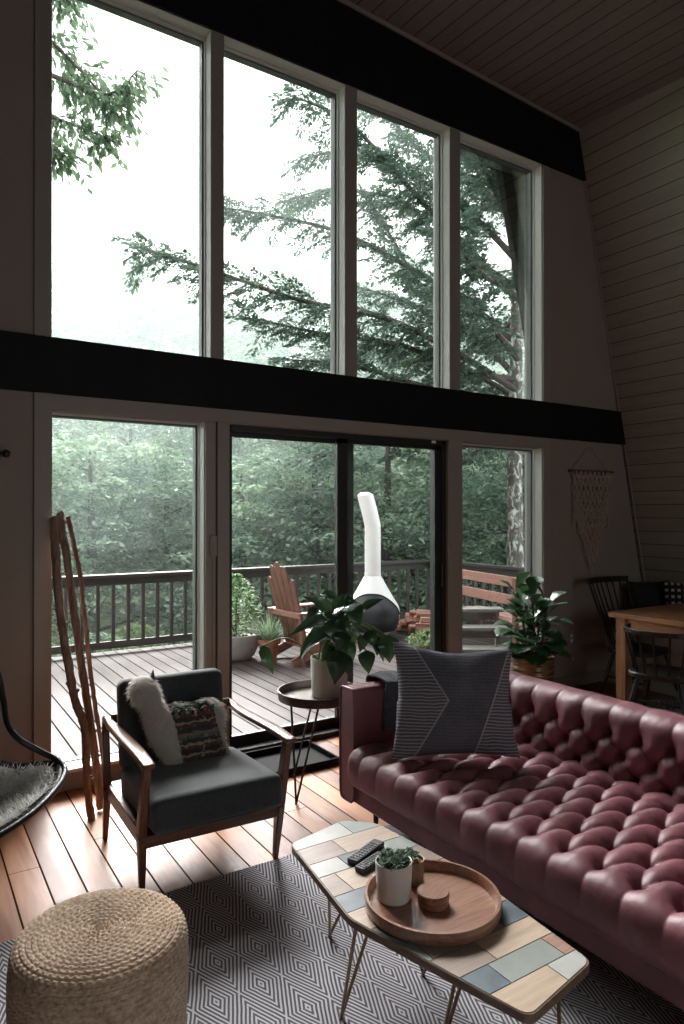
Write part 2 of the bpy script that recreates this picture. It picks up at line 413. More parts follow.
def window(n, x0, x1, z0, z1, y=GY):
    mb = MB(); w = .010
    for q, (d, e, yy, mi) in enumerate(((0, w, y-.05, 0), (w, w+.010, y-.022, 1))):
        mb.b2(x0+d*.15, x0+e*.15, yy, y+.03, z0+d, z1-d, mi); mb.b2(x1-e, x1-d, yy, y+.03, z0+d, z1-d, mi)
        mb.b2(x0+e*.15, x1-e, yy, y+.03, z0+d, z0+e, mi); mb.b2(x0+e*.15, x1-e, yy, y+.03, z1-e, z1-d, mi)
    o = obj('window_%d' % n, mb, [m_jamb, m_framegrey], smooth=False); o['kind'] = 'structure'
    g = MB(); g.b2(x0+.002, x1-.015, y-.003, y+.003, z0+.015, z1-.015); obj('pane', g, m_glass, o, smooth=False)
n = 0
for a, b in ((.672, 1.641), (1.727, 2.650), (2.751, 3.635), (3.743, 4.70)):
    n += 1; window(n, a, b, 2.5, 4.605)
window(5, .672, 1.60, .11, 2.13); window(6, 3.751, 4.70, .11, 2.13); window(7, 1.2, 3.9, .9, 3.3, -4.0)  # the last, behind the camera, is added to light the furniture fronts
# lining of the openings
mb = MB()
for x, z0, z1 in ((4.694, 2.5, 4.62), (4.694, .11, 2.13), (1.594, .11, 2.13), (1.637, 2.5, 4.62), (2.646, 2.5, 4.62), (3.631, 2.5, 4.62)):
    mb.b2(x, x+.006, WY, GY-.04, z0, z1)
struct('trim_9', mb, m_jamb, smooth=False)
# sliding door
mb = MB(); y0, y1 = 4.085, 4.24; X0, X1, ZT = 1.757, 3.604, 2.135
mb.b2(X0, X0+.03, y0, y1, 0, ZT); mb.b2(X1-.03, X1, y0, y1, 0, ZT); mb.b2(X0, X1, y0, y1, ZT-.045, ZT); mb.b2(X0, X1, y0-.03, y1, -.02, .035)
door = obj('door_1', mb, m_doorblack, smooth=False, bevel=.003); door['kind'] = 'structure'
def dpanel(x0, x1, y, wl=.055, wr=.055):
    m_ = MB(); a, b = y-.018, y+.018; zb, zt = .035, ZT-.045
    m_.b2(x0, x0+wl, a, b, zb, zt); m_.b2(x1-wr, x1, a, b, zb, zt); m_.b2(x0, x1, a, b, zt-.03, zt); m_.b2(x0, x1, a, b, zb, zb+.065)
    o = obj('door_panel', m_, m_doorblack, door, smooth=False, bevel=.003)
    g = MB(); g.b2(x0+.05, x1-.05, y-.003, y+.003, zb+.05, zt-.025); obj('pane', g, m_glass, o, smooth=False); return o
dpanel(X0+.012, 2.770, 4.165, .05, .085); p2 = dpanel(2.605, X1-.02, 4.122, .085, .075)
mb = MB(); mb.tube([(3.555, 4.10, .98), (3.555, 4.07, 1.0), (3.555, 4.07, 1.16), (3.555, 4.10, 1.18)], .008, 8); mb.b2(3.545, 3.566, 4.098, 4.106, .95, 1.21); obj('handle', mb, m_blackmetal, p2)
mb = MB(); mb.b2(3.46, 3.50, 4.082, 4.086, 2.105, 2.125)
s_ = obj('door_sticker', mb, m_white, door, smooth=False)
# small wall fittings
mb = MB(); mb.b2(1.625, 1.668, cy-.022, cy-.0005, 1.29, 1.42); mb.b2(1.637, 1.656, cy-.028, cy-.022, 1.33, 1.38)
setp(obj('window_sensor', mb, m_trim, smooth=False, bevel=.004), 'small pale plastic box on the trim between left window and sliding door', 'sensor')
mb = MB(); mb.b2(1.640, 1.650, cy-.008, cy-.0005, .15, 1.285)
setp(obj('cable_cover', mb, m_trim, smooth=False, bevel=.002), 'thin pale cable strip running down the trim beside the sliding door', 'cable')
q = on(571, 638, 1, WY); mb = MB(); mb.b2(q.x-.035, q.x+.035, WY-.007, WY, q.z-.055, q.z+.055)
pl = setp(obj('power_outlet', mb, m_trim, smooth=False, bevel=.003), 'pale electrical outlet plate low on the wall between plant and dining chair', 'outlet')
mb = MB(); mb.b2(q.x-.016, q.x+.016, WY-.009, WY-.0065, q.z+.008, q.z+.036); mb.b2(q.x-.016, q.x+.016, WY-.009, WY-.0065, q.z-.036, q.z-.008); obj('socket', mb, m_white, pl, smooth=False)
mb = MB(); mb.tube([(.40, 4.065, 1.87), (.40, 4.02, 1.87), (.415, 3.99, 1.88)], .012, 8); mb.sphere((.47, 4.03, 1.875), .022); mb.tube([(.28, 4.05, 1.88), (.47, 4.03, 1.875)], .012, 8)
setp(obj('coat_hook', mb, m_blackmetal), 'small dark peg on the wall left of the tall left window', 'hook')
# ------------------------------------------------------------------ soft shapes
def cushion(w, h, t, n=26, pinch=.07, wob=.004, seed=1):
    """pillow in the x-z plane, thickness along y"""
    mb = MB()
    for sgn in (-1, 1):
        def fn(a, b, s=sgn):
            u = a*2-1; v = b*2-1
            x = u*w/2*(1-pinch*(1-abs(v)**2.2)); z = v*h/2*(1-pinch*(1-abs(u)**2.2))
            th = t/2*((1-u*u)*(1-v*v))**.42
            k = wob*mnoise.noise(Vector((x*9+seed, z*9, s*3)))*min(1, th/(t*.2)+.001)
            return Vector((x, s*(th+k), z))
        mb.grid(fn, n, n)
    return mb
def tufts(name, fn, count, length, width, mat, parent, seed=3, seg=3):
    """fur: fn(rnd) -> (point, normal, lie direction)"""
    r_ = random.Random(seed); V = []
    for _ in range(count):
        p, nn, d = fn(r_)
        d = (d+Vector((r_.uniform(-.6, .6), r_.uniform(-.6, .6), r_.uniform(-.6, .6)))).normalized()
        s = nn.cross(d)
        if s.length < 1e-3: continue
        s.normalize(); L = length*r_.uniform(.6, 1.3); w = width*r_.uniform(.7, 1.3)
        pts = []
        for k in range(seg+1):
            q = k/seg
            pts.append((p+nn*(L*.75*math.sin(q*1.3))+d*(L*q*.9), w*(1-q*.9)))
        for k in range(seg):
            a, wa = pts[k]; b, wb = pts[k+1]
            V += [a-s*wa, a+s*wa, b+s*wb, b-s*wb]
    return fast_quads(name, [tuple(q) for q in V], mat, parent)
def wool(name, c):
    t = NT(name); v = t.coord(); cc = t.ramp(t.noise(v, 25, 4), [(.3, tuple(q*.88 for q in c)), (.7, c)]); t.set(Base_Color=cc, Roughness=.95); t.b.inputs['Specular IOR Level'].default_value = .1
    tl = t.n('ShaderNodeBsdfTranslucent'); t.l(cc, tl.inputs[0]); mx = t.n('ShaderNodeMixShader'); mx.inputs[0].default_value = .42
    t.l(t.b.outputs[0], mx.inputs[1]); t.l(tl.outputs[0], mx.inputs[2]); t.l(mx.outputs[0], t.out.inputs[0]); return t.m
m_fleece = wool('cream_fleece', (.84, .81, .76)); m_fleecegrey = wool('sheepskin_wool', (.93, .92, .90))

# ------------------------------------------------------------------ rugs
mb = MB(); mb.b2(-.62-1.078, 2.16-1.078, .10-2.22, 2.742-2.22, .0005, .009)
setp(obj('area_rug', mb, rugmat(), smooth=False, bevel=.003, loc=(1.078, 2.22, 0)), 'flat woven rug with nested grey and white diamonds under the coffee table', 'rug')
def drug():
    t = NT('dining_rug'); v = t.coord(); x = t.xyz(v)
    a = t.math('PINGPONG', x[0], .12); b = t.math('PINGPONG', x[1], .12)
    fr = t.math('FRACT', t.math('DIVIDE', t.math('ABSOLUTE', t.math('SUBTRACT', a, b)), .045))
    f = t.noise(v, 30, 3)
    c = t.mix(t.math('GREATER_THAN', fr, .5), (.30, .27, .25), (.035, .032, .034))
    t.set(Base_Color=t.mix(t.math('MULTIPLY', f, .5), c, (.15, .12, .11)), Roughness=.95); return t.m
mb = MB(); mb.b2(4.62, 5.50, 1.7, 3.40, .0005, .008)
setp(obj('dining_rug', mb, drug(), smooth=False, bevel=.003), 'dark patterned rug under the wooden dining table', 'rug')

# ------------------------------------------------------------------ chesterfield sofa
sofa = empty('tufted_sofa', (2.3, 1.7, 0), 0, 'long oxblood leather sofa with deep button tufting facing the coffee table', 'sofa')
def L_(o): o.location = (0, 0, 0); return o
SO = Vector((2.3, 1.7, 0))
def path_eval(prof):
    P = [Vector(p) for p in prof]; S = [0]
    for a, b in zip(P, P[1:]): S.append(S[-1]+(b-a).length)
    def ev(s):
        s = max(0, min(S[-1], s))
        for i in range(len(P)-1):
            if s <= S[i+1]:
                k = (s-S[i])/(S[i+1]-S[i]); return P[i].lerp(P[i+1], k)
        return P[-1]
    return ev, S[-1]
def catmull(pts, n=10):
    P = [Vector(p) for p in pts]; out = []
    for i in range(len(P)-1):
        p0 = P[max(i-1, 0)]; p1 = P[i]; p2 = P[i+1]; p3 = P[min(i+2, len(P)-1)]
        for k in range(n):
            t = k/n
            out.append(.5*((2*p1)+(p2-p0)*t+(2*p0-5*p1+4*p2-p3)*t*t+(3*p1-p0-3*p2+p3)*t**3))
    out.append(P[-1]); return out
def tuft_surface(prof, y0, y1, s_first, rs, nrows, cs, yb, A, D, amp_fade0, amp_fade1, res=.0058):
    """prof: (x,z) points; rows of buttons at arc length s_first + k*rs"""
    pp = catmull([(p[0], 0, p[1]) for p in prof], 8); ev, LEN = path_eval(pp)
    nu = int(LEN/res); nv = int((y1-y0)/res); s_last = s_first+(nrows-1)*rs
    btn = []
    mb = MB(); V = []
    cen = ev(LEN/2)
    for i in range(nu+1):
        s = LEN*i/nu; p = ev(s); d = ev(s+.02)-ev(s-.02); d.normalize(); nrm = Vector((-d.z, 0, d.x))
        for j in range(nv+1):
            y = y0+(y1-y0)*j/nv
            sc_ = min(max(s, s_first), s_last)
            a = (y-yb)/cs+(sc_-s_first)/(2*rs); b = (y-yb)/cs-(sc_-s_first)/(2*rs)
            if s < s_first or s > s_last:
                row = 0 if s < s_first else nrows-1; off = .5*(row % 2)
                h = abs(math.sin(PI*((y-yb)/cs-off)))**.5
                dist = (s_first-s) if s < s_first else (s-s_last); fade = math.exp(-(dist/(.085 if s < s_first else .08))**1.3)
                h = 1-(1-h)*fade
            else:
                h = (abs(math.sin(PI*a))*abs(math.sin(PI*b)))**.5
            # dimple at the nearest button
            dm = 1e9
            k = round((s-s_first)/rs)
            for kk in (k-1, k, k+1):
                if 0 <= kk < nrows:
                    off = .5*(kk % 2); jj = round((y-yb)/cs-off)
                    yy = yb+(jj+off)*cs; dm = min(dm, (s-s_first-kk*rs)**2+(y-yy)**2)
            rd = math.sqrt(dm); h2 = .62*math.exp(-dm/(.017**2))+.38*math.exp(-dm/(.045**2))
            e0 = min(1, (y-y0)/.05); e1 = min(1, (y1-y)/.05); ee = (1-(1-e0)**2)*(1-(1-e1)**2)
            es = min(1, s/.03)
            wr = mnoise.noise(Vector((s*11, y*11, 2)))*.005+mnoise.noise(Vector((s*40, y*40, 5)))*.0011-.0016*math.exp(-dm/(.05**2))*abs(mnoise.noise(Vector((s*95, y*95, 8))))
            V.append(p+Vector((0, y, 0))+nrm*((A*h-D*h2+wr)*es-.03*(1-ee)))
    F = [(i*(nv+1)+j, (i+1)*(nv+1)+j, (i+1)*(nv+1)+j+1, i*(nv+1)+j+1) for i in range(nu) for j in range(nv)]
    mb.add(V, F)
    for k in range(nrows):
        s = s_first+k*rs; p = ev(s); d = ev(s+.02)-ev(s-.02); d.normalize(); nrm = Vector((-d.z, 0, d.x)); off = .5*(k % 2)
        for j in range(-2, 30):
            y = yb+(j+off)*cs
            if y0+.03 < y < y1-.03: btn.append((p+Vector((0, y, 0))+nrm*(-D+.004), nrm))
    return mb, btn
def add_buttons(btn, parent):
    src = None
    for p, nrm in btn:
        if src is None:
            b = MB(); b.lathe([(.0085, -.003), (.0085, 0), (.006, .003), (0, .0042)], 10); src = obj('button', b, m_leather, parent); o = src
        else: o = src.copy(); COL.objects.link(o); o.parent = parent
        o.location = p-parent_off; o.rotation_euler = nrm.to_track_quat('Z', 'Y').to_euler()
parent_off = SO
seat_prof = [(1.838, .262), (1.806, .30), (1.795, .36), (1.806, .405), (1.85, .425), (1.95, .428), (2.2, .425), (2.45, .42), (2.60, .41), (2.66, .38)]
mb, btn = tuft_surface(seat_prof, .68, 2.735, .235, .150, 5, .136, .68+.03, .026, .042, 0, 0)
mb.v = [tuple(Vector(p)-SO) for p in mb.v]; so_ = obj('seat_cushion', mb, m_leather, sofa, ang=80); add_buttons(btn, sofa)
back_prof = [(2.545, .36), (2.558, .46), (2.575, .56), (2.592, .63), (2.615, .675), (2.66, .695), (2.73, .690), (2.765, .65), (2.775, .5), (2.78, .20)]
mb, btn = tuft_surface(back_prof, .66, 2.745, .085, .082, 3, .145, .68+.04, .025, .046, 0, 0)
mb.v = [tuple(Vector(p)-SO) for p in mb.v]; obj('backrest', mb, m_leather, sofa, ang=80); add_buttons(btn, sofa)
mb = MB(); mb.b2(1.85, 2.78, .56, 2.86, .15, .265); mb.b2(1.87, 2.76, .64, 2.78, .262, .33); mb.v = [tuple(Vector(p)-SO) for p in mb.v]
obj('base_rail', mb, m_leather, sofa, bevel=.012, seg=3)
for a, b in ((2.742, 2.865), (.55, .665)):
    mb = MB()
    # arm with softly crowned top and piping
    def armf(u, v, a=a, b=b):
        t = 2*PI*v; cx = math.cos(t); cz = math.sin(t)
        q = lambda c: math.copysign(abs(c)**.28, c)
        return Vector((1.836+.95*u, (a+b)/2+(b-a)/2*q(cx), .43+.275*q(cz)+(.008*math.sin(u*PI*7)*0)))
    mb.grid(armf, 14, 40)
    mb.add([armf(0, j/40) for j in range(40)], [tuple(range(40))]); mb.add([armf(1, j/40) for j in range(40)], [tuple(range(40))[::-1]])
    mb.v = [tuple(Vector(p)-SO) for p in mb.v]; ao = obj('arm', mb, m_leather, sofa, ang=50, bevel=0)
    mb = MB(); loop = [armf(0, j/60)+Vector((-.002, 0, 0)) for j in range(60)]
    mb.tube(loop, .0045, 6, closed=True); mb.v = [tuple(Vector(p)-SO) for p in mb.v]; obj('piping', mb, m_leather, ao)
for x, y in ((2.0, 2.79), (2.66, 2.79), (2.0, .63), (2.66, .63), (2.0, 1.7), (2.66, 1.7)):
    mb = MB(); mb.lathe([(.011, 0), (.014, .02), (.016, .155)], 12, (x-SO.x, y-SO.y, 0)); obj('leg', mb, m_blackmetal, sofa)

# grey throw pillow on the sofa
def knit():
    t = NT('charcoal_knit'); v = t.coord(); x = t.xyz(v)
    n1 = t.noise(v, 8, 4); n2 = t.noise(t.coord((300, 300, 300)), 1, 2)
    ln = t.math('FRACT', t.math('ADD', t.math('MULTIPLY', x[2], 70), t.math('MULTIPLY', n1, 1.6)))
    stripe = t.math('GREATER_THAN', ln, .62)
    # stitched chevrons: lines at |x| = .09 + .5|z|
    xa = t.math('MULTIPLY', x[0], -1); sgn_ = t.math('GREATER_THAN', x[0], .07)
    ed = t.math('ADD', .03, t.math('MULTIPLY', t.math('ABSOLUTE', x[2]), .62)); ed2 = t.math('ADD', .17, t.math('MULTIPLY', x[2], .38))
    xs = t.math('ADD', t.math('MULTIPLY', sgn_, x[0]), t.math('MULTIPLY', t.math('SUBTRACT', 1, sgn_), xa)); es = t.math('ADD', t.math('MULTIPLY', sgn_, ed2), t.math('MULTIPLY', t.math('SUBTRACT', 1, sgn_), ed))
    d = t.math('ABSOLUTE', t.math('SUBTRACT', xs, es))
    seam = t.math('LESS_THAN', d, .0035)
    ins = t.math('GREATER_THAN', xs, es)
    base = t.mix(t.ramp(n1, [(.35, (0, 0, 0)), (.65, (.5, .5, .5))]), t.ramp(n2, [(.3, (.035, .036, .046)), (.7, (.15, .15, .18))]), (.14, .14, .165))
    c = t.mix(t.math('MULTIPLY', t.math('MULTIPLY', stripe, ins), .75), base, (.36, .35, .37))
    c = t.mix(t.math('MULTIPLY', t.math('MULTIPLY', stripe, t.math('SUBTRACT', 1, ins)), .12), c, (.3, .3, .32))
    c = t.mix(t.math('MULTIPLY', seam, .7), c, (.42, .41, .41))
    t.set(Base_Color=c, Roughness=.9); t.b.inputs['Specular IOR Level'].default_value = .1
    t.bump(t.math('ADD', stripe, n2), .5, .004); return t.m
mb = cushion(.56, .51, .17, 40, .10, .012, seed=4)
mb.v = [(x*(1+.03*(z < 0)), y, z-.018*math.exp(-(x/.15)**2)*(z > 0)*(z/.25)+.012*(z/.25)*(-x/.28)) for x, y, z in mb.v]
cu = obj('throw_pillow', mb, knit(), ang=70)
bx = Vector((.80, -.596, 0)); up_ = Vector((.16, .215, .96)).normalized(); nn = up_.cross(bx).normalized()*-1
up_ = bx.cross(nn)*-1 if (bx.cross(nn)).z < 0 else bx.cross(nn)
cu.matrix_world = Matrix(((bx.x, nn.x, up_.x, 2.125), (bx.y, nn.y, up_.y, 2.355), (bx.z, nn.z, up_.z, .70), (0, 0, 0, 1)))
setp(cu, 'square charcoal throw pillow with pale stitched lines on the leather sofa', 'pillow')
# throw blanket over the far arm
m_throw = plain('charcoal_throw', (.075, .078, .092), .95, var=.5, scale=90, bump=1, sheen=.2)
mb = MB()
def thr(u, v):
    s = u*.92-.30; x = 2.00+.30*v+.05*math.sin(u*5)*.3
    yc = 2.8035; hw = .076
    if s < -.07: y = yc-hw-.012*math.sin((s)*9); z = .716+(s+.07)
    elif s < .07: y = yc+hw*(s/.07); z = .716+.012*math.cos(s/.07*PI/2)
    else: y = yc+hw+.006; z = .716-(s-.07)
    k = mnoise.noise(Vector((x*18, u*7, 1)))*.012+.008*math.sin(v*17+u*2)
    return Vector((x+k*.4, y+(k if s < 0 else abs(k))*(-1 if s < -.07 else 1)*.6, z+abs(k)*.8*(1 if abs(s) < .09 else 0)))
mb.grid(thr, 60, 34)
th = obj('throw_blanket', mb, m_throw, ang=70); md = th.modifiers.new('thick', 'SOLIDIFY'); md.thickness = .010; md.offset = 1
setp(th, 'dark grey knitted throw blanket folded over the far arm of the sofa', 'blanket')

# ------------------------------------------------------------------ armchair
ac = empty('armchair', (1.10, 2.95, 0), R(-2.5), 'mid-century armchair with dark grey cushions and walnut frame', 'armchair')
def rrect(x0, x1, y0, y1, r, n=5):
    P = []
    for cx, cy, a0 in ((x1-r, y1-r, 0), (x0+r, y1-r, 90), (x0+r, y0+r, 180), (x1-r, y0+r, 270)):
        for k in range(n+1):
            a = R(a0+90*k/n); P.append((cx+r*math.cos(a), cy+r*math.sin(a)))
    return P
def softbox(c, d, rot=None, q=.25, n=18, bulge=.0):
    """super-ellipsoid cushion"""
    mb = MB(); c = Vector(c)
    e = lambda v: math.copysign(abs(v)**q, v)
    V = []; F = []; nu, nv = n, n*2
    for i in range(nu+1):
        ph = -PI/2+PI*i/nu
        for j in range(nv):
            t = 2*PI*j/nv
            p = Vector((d[0]/2*e(math.cos(ph))*e(math.cos(t)), d[1]/2*e(math.cos(ph))*e(math.sin(t)), d[2]/2*e(math.sin(ph))))
            V.append(p)
    for i in range(nu):
        for j in range(nv): F.append((i*nv+j, i*nv+(j+1) % nv, (i+1)*nv+(j+1) % nv, (i+1)*nv+j))
    # proper rounded box: resample through a dense cube instead
    return mb
def rbox(c, d, rot=None, r=.03, n=5, crown=0):
    """rounded box with an evenly divided body"""
    mb = MB(); bm = bmesh.new(); bmesh.ops.create_cube(bm, size=1)
    bmesh.ops.scale(bm, vec=d, verts=bm.verts)
    bmesh.ops.bevel(bm, geom=bm.edges[:]+bm.verts[:], offset=r, segments=n, profile=.5, affect='EDGES')
    bmesh.ops.subdivide_edges(bm, edges=[e for e in bm.edges if e.calc_length() > .1], cuts=6, use_grid_fill=True)
    V = []
    for v in bm.verts:
        p = v.co.copy()
        if crown: p.z += crown*(1 if p.z > 0 else 0)*(1-(2*p.x/d[0])**2)*(1-(2*p.y/d[1])**2)
        if rot is not None: p = rot @ p
        V.append(p+Vector(c))
    idx = {v: i for i, v in enumerate(bm.verts)}
    mb.add(V, [tuple(idx[v] for v in f.verts) for f in bm.faces]); bm.free(); return mb
tilt = Matrix.Rotation(R(3.5), 3, 'X').inverted()
seat = obj('seat_cushion', rbox((.005, -.085, .362), (.555, .575, .140), Matrix.Rotation(R(-4), 3, 'X'), .035, 5, .015), m_chfab, ac, ang=60)
bk = obj('back_cushion', rbox((-.02, .235, .585), (.50, .115, .41), Matrix.Rotation(R(-9), 3, 'X'), .04, 5), m_chfab, ac, ang=60)
mb = MB()
loop = []
for k in range(48):
    pass
# piping of the seat front
mb.tube([(-.245, -.362, .322), (0, -.366, .320), (.245, -.362, .322)], .004, 6); obj('piping', mb, m_chfab, seat)
for s in (-1, 1):
    X = s*.297
    # arm: flat paddle curving down into the back leg
    cl = [(X, -.41, .600, .046, .017), (X, -.39, .602, .050, .024), (X, -.25, .604, .056, .026), (X, -.05, .596, .058, .026), (X, .12, .588, .054, .028), (X+s*.004, .24, .586, .044, .030), (X+s*.004, .32, .590, .038, .034), (X+s*.002, .365, .582, .034, .036), (X, .385, .555, .032, .034), (X, .392, .50, .032, .032)]
    pts = catmull([c[:3] for c in cl], 5); W = catmull([(c[3], c[4], 0) for c in cl], 5)
    mb = MB(); V = []; F = []; N = 16
    for i, p in enumerate(pts):
        d = (pts[min(i+1, len(pts)-1)]-pts[max(i-1, 0)]).normalized(); sx = Vector((1, 0, 0)); uu = sx.cross(d)
        for j in range(N):
            t = 2*PI*j/N; q = lambda v: math.copysign(abs(v)**.6, v)
            V.append(p+sx*(q(math.cos(t))*W[i].x/2)+uu*(q(math.sin(t))*W[i].y/2))
    for i in range(len(pts)-1):
        for j in range(N): F.append((i*N+j, i*N+(j+1) % N, (i+1)*N+(j+1) % N, (i+1)*N+j))
    F += [tuple(range(N))[::-1], tuple((len(pts)-1)*N+j for j in range(N))]; mb.add(V, F)
    obj('arm', mb, m_walnut, ac, ang=60)
    mb = MB(); mb.bar((X, -.365, .59), (X, -.290, .30), .030, .044, (0, -1, 0), 0, .034, .050); mb.bar((X, -.290, .30), (X+.032, -.175, 0), .034, .050, (0, -1, 0), 0, .022, .024)
    obj('front_leg', mb, m_walnutz, ac, bevel=.006, seg=3)
    mb = MB(); mb.bar((X, .390, .52), (X, .345, .27), .032, .034, (0, -1, 0), 0, .034, .046); mb.bar((X, .345, .27), (X, .395, 0), .034, .046, (0, -1, 0), 0, .022, .024)
    obj('back_leg', mb, m_walnutz, ac, bevel=.006, seg=3)
    mb = MB(); mb.bar((X-s*.004, -.295, .285), (X-s*.004, .345, .255), .022, .062); obj('side_rail', mb, m_walnut, ac, bevel=.004)
mb = MB(); mb.b2(-.285, .285, -.30, .34, .268, .292); obj('seat_board', mb, m_walnutx, ac)
mb = MB(); mb.bar((-.29, -.285, .268), (.29, -.285, .268), .024, .05); obj('front_rail', mb, m_walnutx, ac, bevel=.004)
mb = MB(); mb.bar((-.29, .335, .26), (.29, .335, .26), .024, .05); mb.bar((-.29, .30, .60), (.29, .30, .60), .022, .04); mb.bar((-.15, .28, .40), (-.15, .33, .75), .02, .02); mb.bar((.15, .28, .40), (.15, .33, .75), .02, .02)
obj('rear_rail', mb, m_walnutx, ac, bevel=.004)

# llama pillow, leaning on the back cushion
def blanketmat():
    t = NT('woven_saddle_blanket'); v = t.coord(); x = t.xyz(v)
    n0 = t.noise(v, 45, 3); nx = t.noise(t.coord((60, 1, 25)), 1, 2)
    zz = t.math('ADD', x[2], t.math('MULTIPLY', t.math('SUBTRACT', n0, .5), .03))
    cr = t.ramp(t.math('FRACT', t.math('MULTIPLY', zz, 7.0)), [(.0, (.09, .045, .04)), (.14, (.30, .24, .20)), (.20, (.05, .03, .03)), (.34, (.10, .055, .05)), (.46, (.30, .25, .20)), (.52, (.04, .05, .045)), (.66, (.10, .13, .10)), (.74, (.22, .15, .11)), (.86, (.05, .04, .045))])
    cr.node.color_ramp.interpolation = 'CONSTANT'
    dots = t.n('ShaderNodeTexVoronoi'); dots.inputs['Scale'].default_value = 38; t.l(v, dots.inputs['Vector'])
    c = t.mix(t.math('MULTIPLY', t.math('LESS_THAN', dots.outputs['Distance'], .32), .6), cr, t.ramp(nx, [(.4, (.45, .36, .28)), (.6, (.03, .03, .035))]))
    t.set(Base_Color=c, Roughness=.95); t.bump(t.math('ADD', n0, dots.outputs['Distance']), .8, .008); return t.m
def cz(p): return (p[0]/6.22+125, p[1]/6.22+665)
LO = Vector((1.08, 3.02, .44))
def lw(p):
    w_ = on(*cz(p), 1, 3.02); return (w_.x-LO.x, w_.z-LO.z)
out_ = [lw(p) for p in [(52, 172), (62, 126), (92, 98), (132, 86), (172, 88), (206, 108), (222, 150), (232, 215), (280, 268), (330, 240), (430, 243), (510, 215), (565, 212), (612, 240), (622, 290), (600, 380), (608, 465), (634, 520), (600, 560), (450, 592), (330, 618), (275, 612), (215, 540), (168, 450), (142, 375), (138, 300), (112, 262), (66, 222)]]
blk = [lw(p) for p in [(272, 262), (330, 236), (430, 239), (515, 222), (552, 290), (562, 370), (575, 420), (612, 520), (590, 566), (450, 596), (335, 622), (315, 510), (300, 400), (285, 330)]]
def inside(x, z, poly):
    c = False; n = len(poly); j = n-1
    for i in range(n):
        xi, zi = poly[i]; xj, zj = poly[j]
        if (zi > z) != (zj > z) and x < (xj-xi)*(z-zi)/(zj-zi)+xi: c = not c
        j = i
    return c
def pdist(x, z, poly):
    m = 9
    for i in range(len(poly)):
        ax, az = poly[i-1]; bx_, bz = poly[i]; dx, dz = bx_-ax, bz-az
        t = max(0, min(1, ((x-ax)*dx+(z-az)*dz)/(dx*dx+dz*dz+1e-12))); m = min(m, math.hypot(x-ax-t*dx, z-az-t*dz))
    return m
def thick(x, z, T=.052, Rr=.058):
    if not inside(x, z, out_): return 0
    d = min(pdist(x, z, out_)/Rr, 1); return T*math.sqrt(max(0, 1-(1-d)**2))+d*.007*mnoise.noise(Vector((x*38, z*38, 3)))
def lean(x, y, z): return Vector((x, y+.16*z+.0, z))     # leans back with height
def inflate(poly_test, off, side=(-1, 1), st=.0075):
    mb = MB(); xs = [p[0] for p in out_]; zs = [p[1] for p in out_]; x0, x1, z0, z1 = min(xs)-.01, max(xs)+.01, min(zs)-.01, max(zs)+.01
    nx = int((x1-x0)/st); nz = int((z1-z0)/st); T = {}
    for i in range(nx+1):
        for j in range(nz+1):
            x, z = x0+i*st, z0+j*st
            T[i, j] = (thick(x, z) if inside(x, z, poly_test) else -1)
    for s in side:
        ix = {}; V = []; F = []
        for i in range(nx):
            for j in range(nz):
                q = [(i, j), (i+1, j), (i+1, j+1), (i, j+1)]
                if sum(T[k] >= 0 for k in q) >= 3:
                    f = []
                    for k in q:
                        if k not in ix: ix[k] = len(V); V.append(lean(x0+k[0]*st, s*(max(T[k], 0)+off), z0+k[1]*st))
                        f.append(ix[k])
                    F.append(tuple(f))
        mb.add(V, F)
    return mb
ll = empty('llama_pillow', LO, 0, 'fluffy white llama-shaped pillow with colourful woven blanket on the armchair', 'pillow')
obj('plush_body', inflate(out_, 0), m_fleece, ll, ang=70)
bl_ = obj('saddle_blanket', inflate(blk, .006), blanketmat(), ll, ang=70)
def furpt(r_):
    while True:
        x = r_.uniform(-.30, .26); z = r_.uniform(-.05, .42)
        if inside(x, z, out_) and not inside(x, z, blk):
            s = -1 if r_.random() < .75 else 1; h = thick(x, z); e = .006
            gx = (thick(x+e, z)-thick(x-e, z))/(2*e); gz = (thick(x, z+e)-thick(x, z-e))/(2*e)
            nn_ = Vector((-max(-3, min(3, gx)), s, -max(-3, min(3, gz)))).normalized()
            return lean(x, s*h, z), nn_, Vector((.0, 0, -1))
tufts('fur', furpt, 14000, .021, .0022, m_fleece, ll, 5)
q = lw((195, 60)); mb = MB(); e0 = lw((180, 88)); e1 = lw((203, 42)); e2 = lw((212, 95))
mb.add([lean(e0[0], -.012, e0[1]-.01), lean(e2[0], -.012, e2[1]-.01), lean(e1[0], 0, e1[1]), lean(e0[0], .012, e0[1]-.01), lean(e2[0], .012, e2[1]-.01)], [(0,1,2),(4,3,2),(1,4,2),(3,0,2)])
obj('ear', mb, plain('grey_ear', (.12, .11, .11), .9), ll)
mb = MB(); r2 = random.Random(3)
for k in range(34):
    u = k/33; p = lw((285+250*u, 262-25*u+r2.uniform(-6, 40))); mb.sphere(lean(p[0], -(thick(*p)+.010), p[1]), r2.uniform(.007, .012), 5, 7, r2.randrange(4))
obj('pompoms', mb, [plain('pom_black', (.03, .03, .035), .9), plain('pom_cream', (.42, .36, .30), .9), plain('pom_red', (.25, .06, .05), .9), plain('pom_green', (.06, .13, .09), .9)], ll)

# ------------------------------------------------------------------ pouf
def jute():
    t = NT('braided_jute'); v = t.coord(); f = t.noise(v, 70, 3, .6); g = t.noise(v, 9, 3)
    mx = t.math('ADD', t.math('MULTIPLY', f, .7), t.math('MULTIPLY', g, .3))
    t.set(Base_Color=t.ramp(mx, [(.3, (.34, .235, .165)), (.5, (.58, .43, .32)), (.7, (.78, .63, .49))]), Roughness=.9)
    t.b.inputs['Specular IOR Level'].default_value = .2; t.bump(t.noise(v, 320, 3, .6), .7, .003); return t.m
PR, PH = .232, .392
prof = []
ring = .0150; nt_ = 15
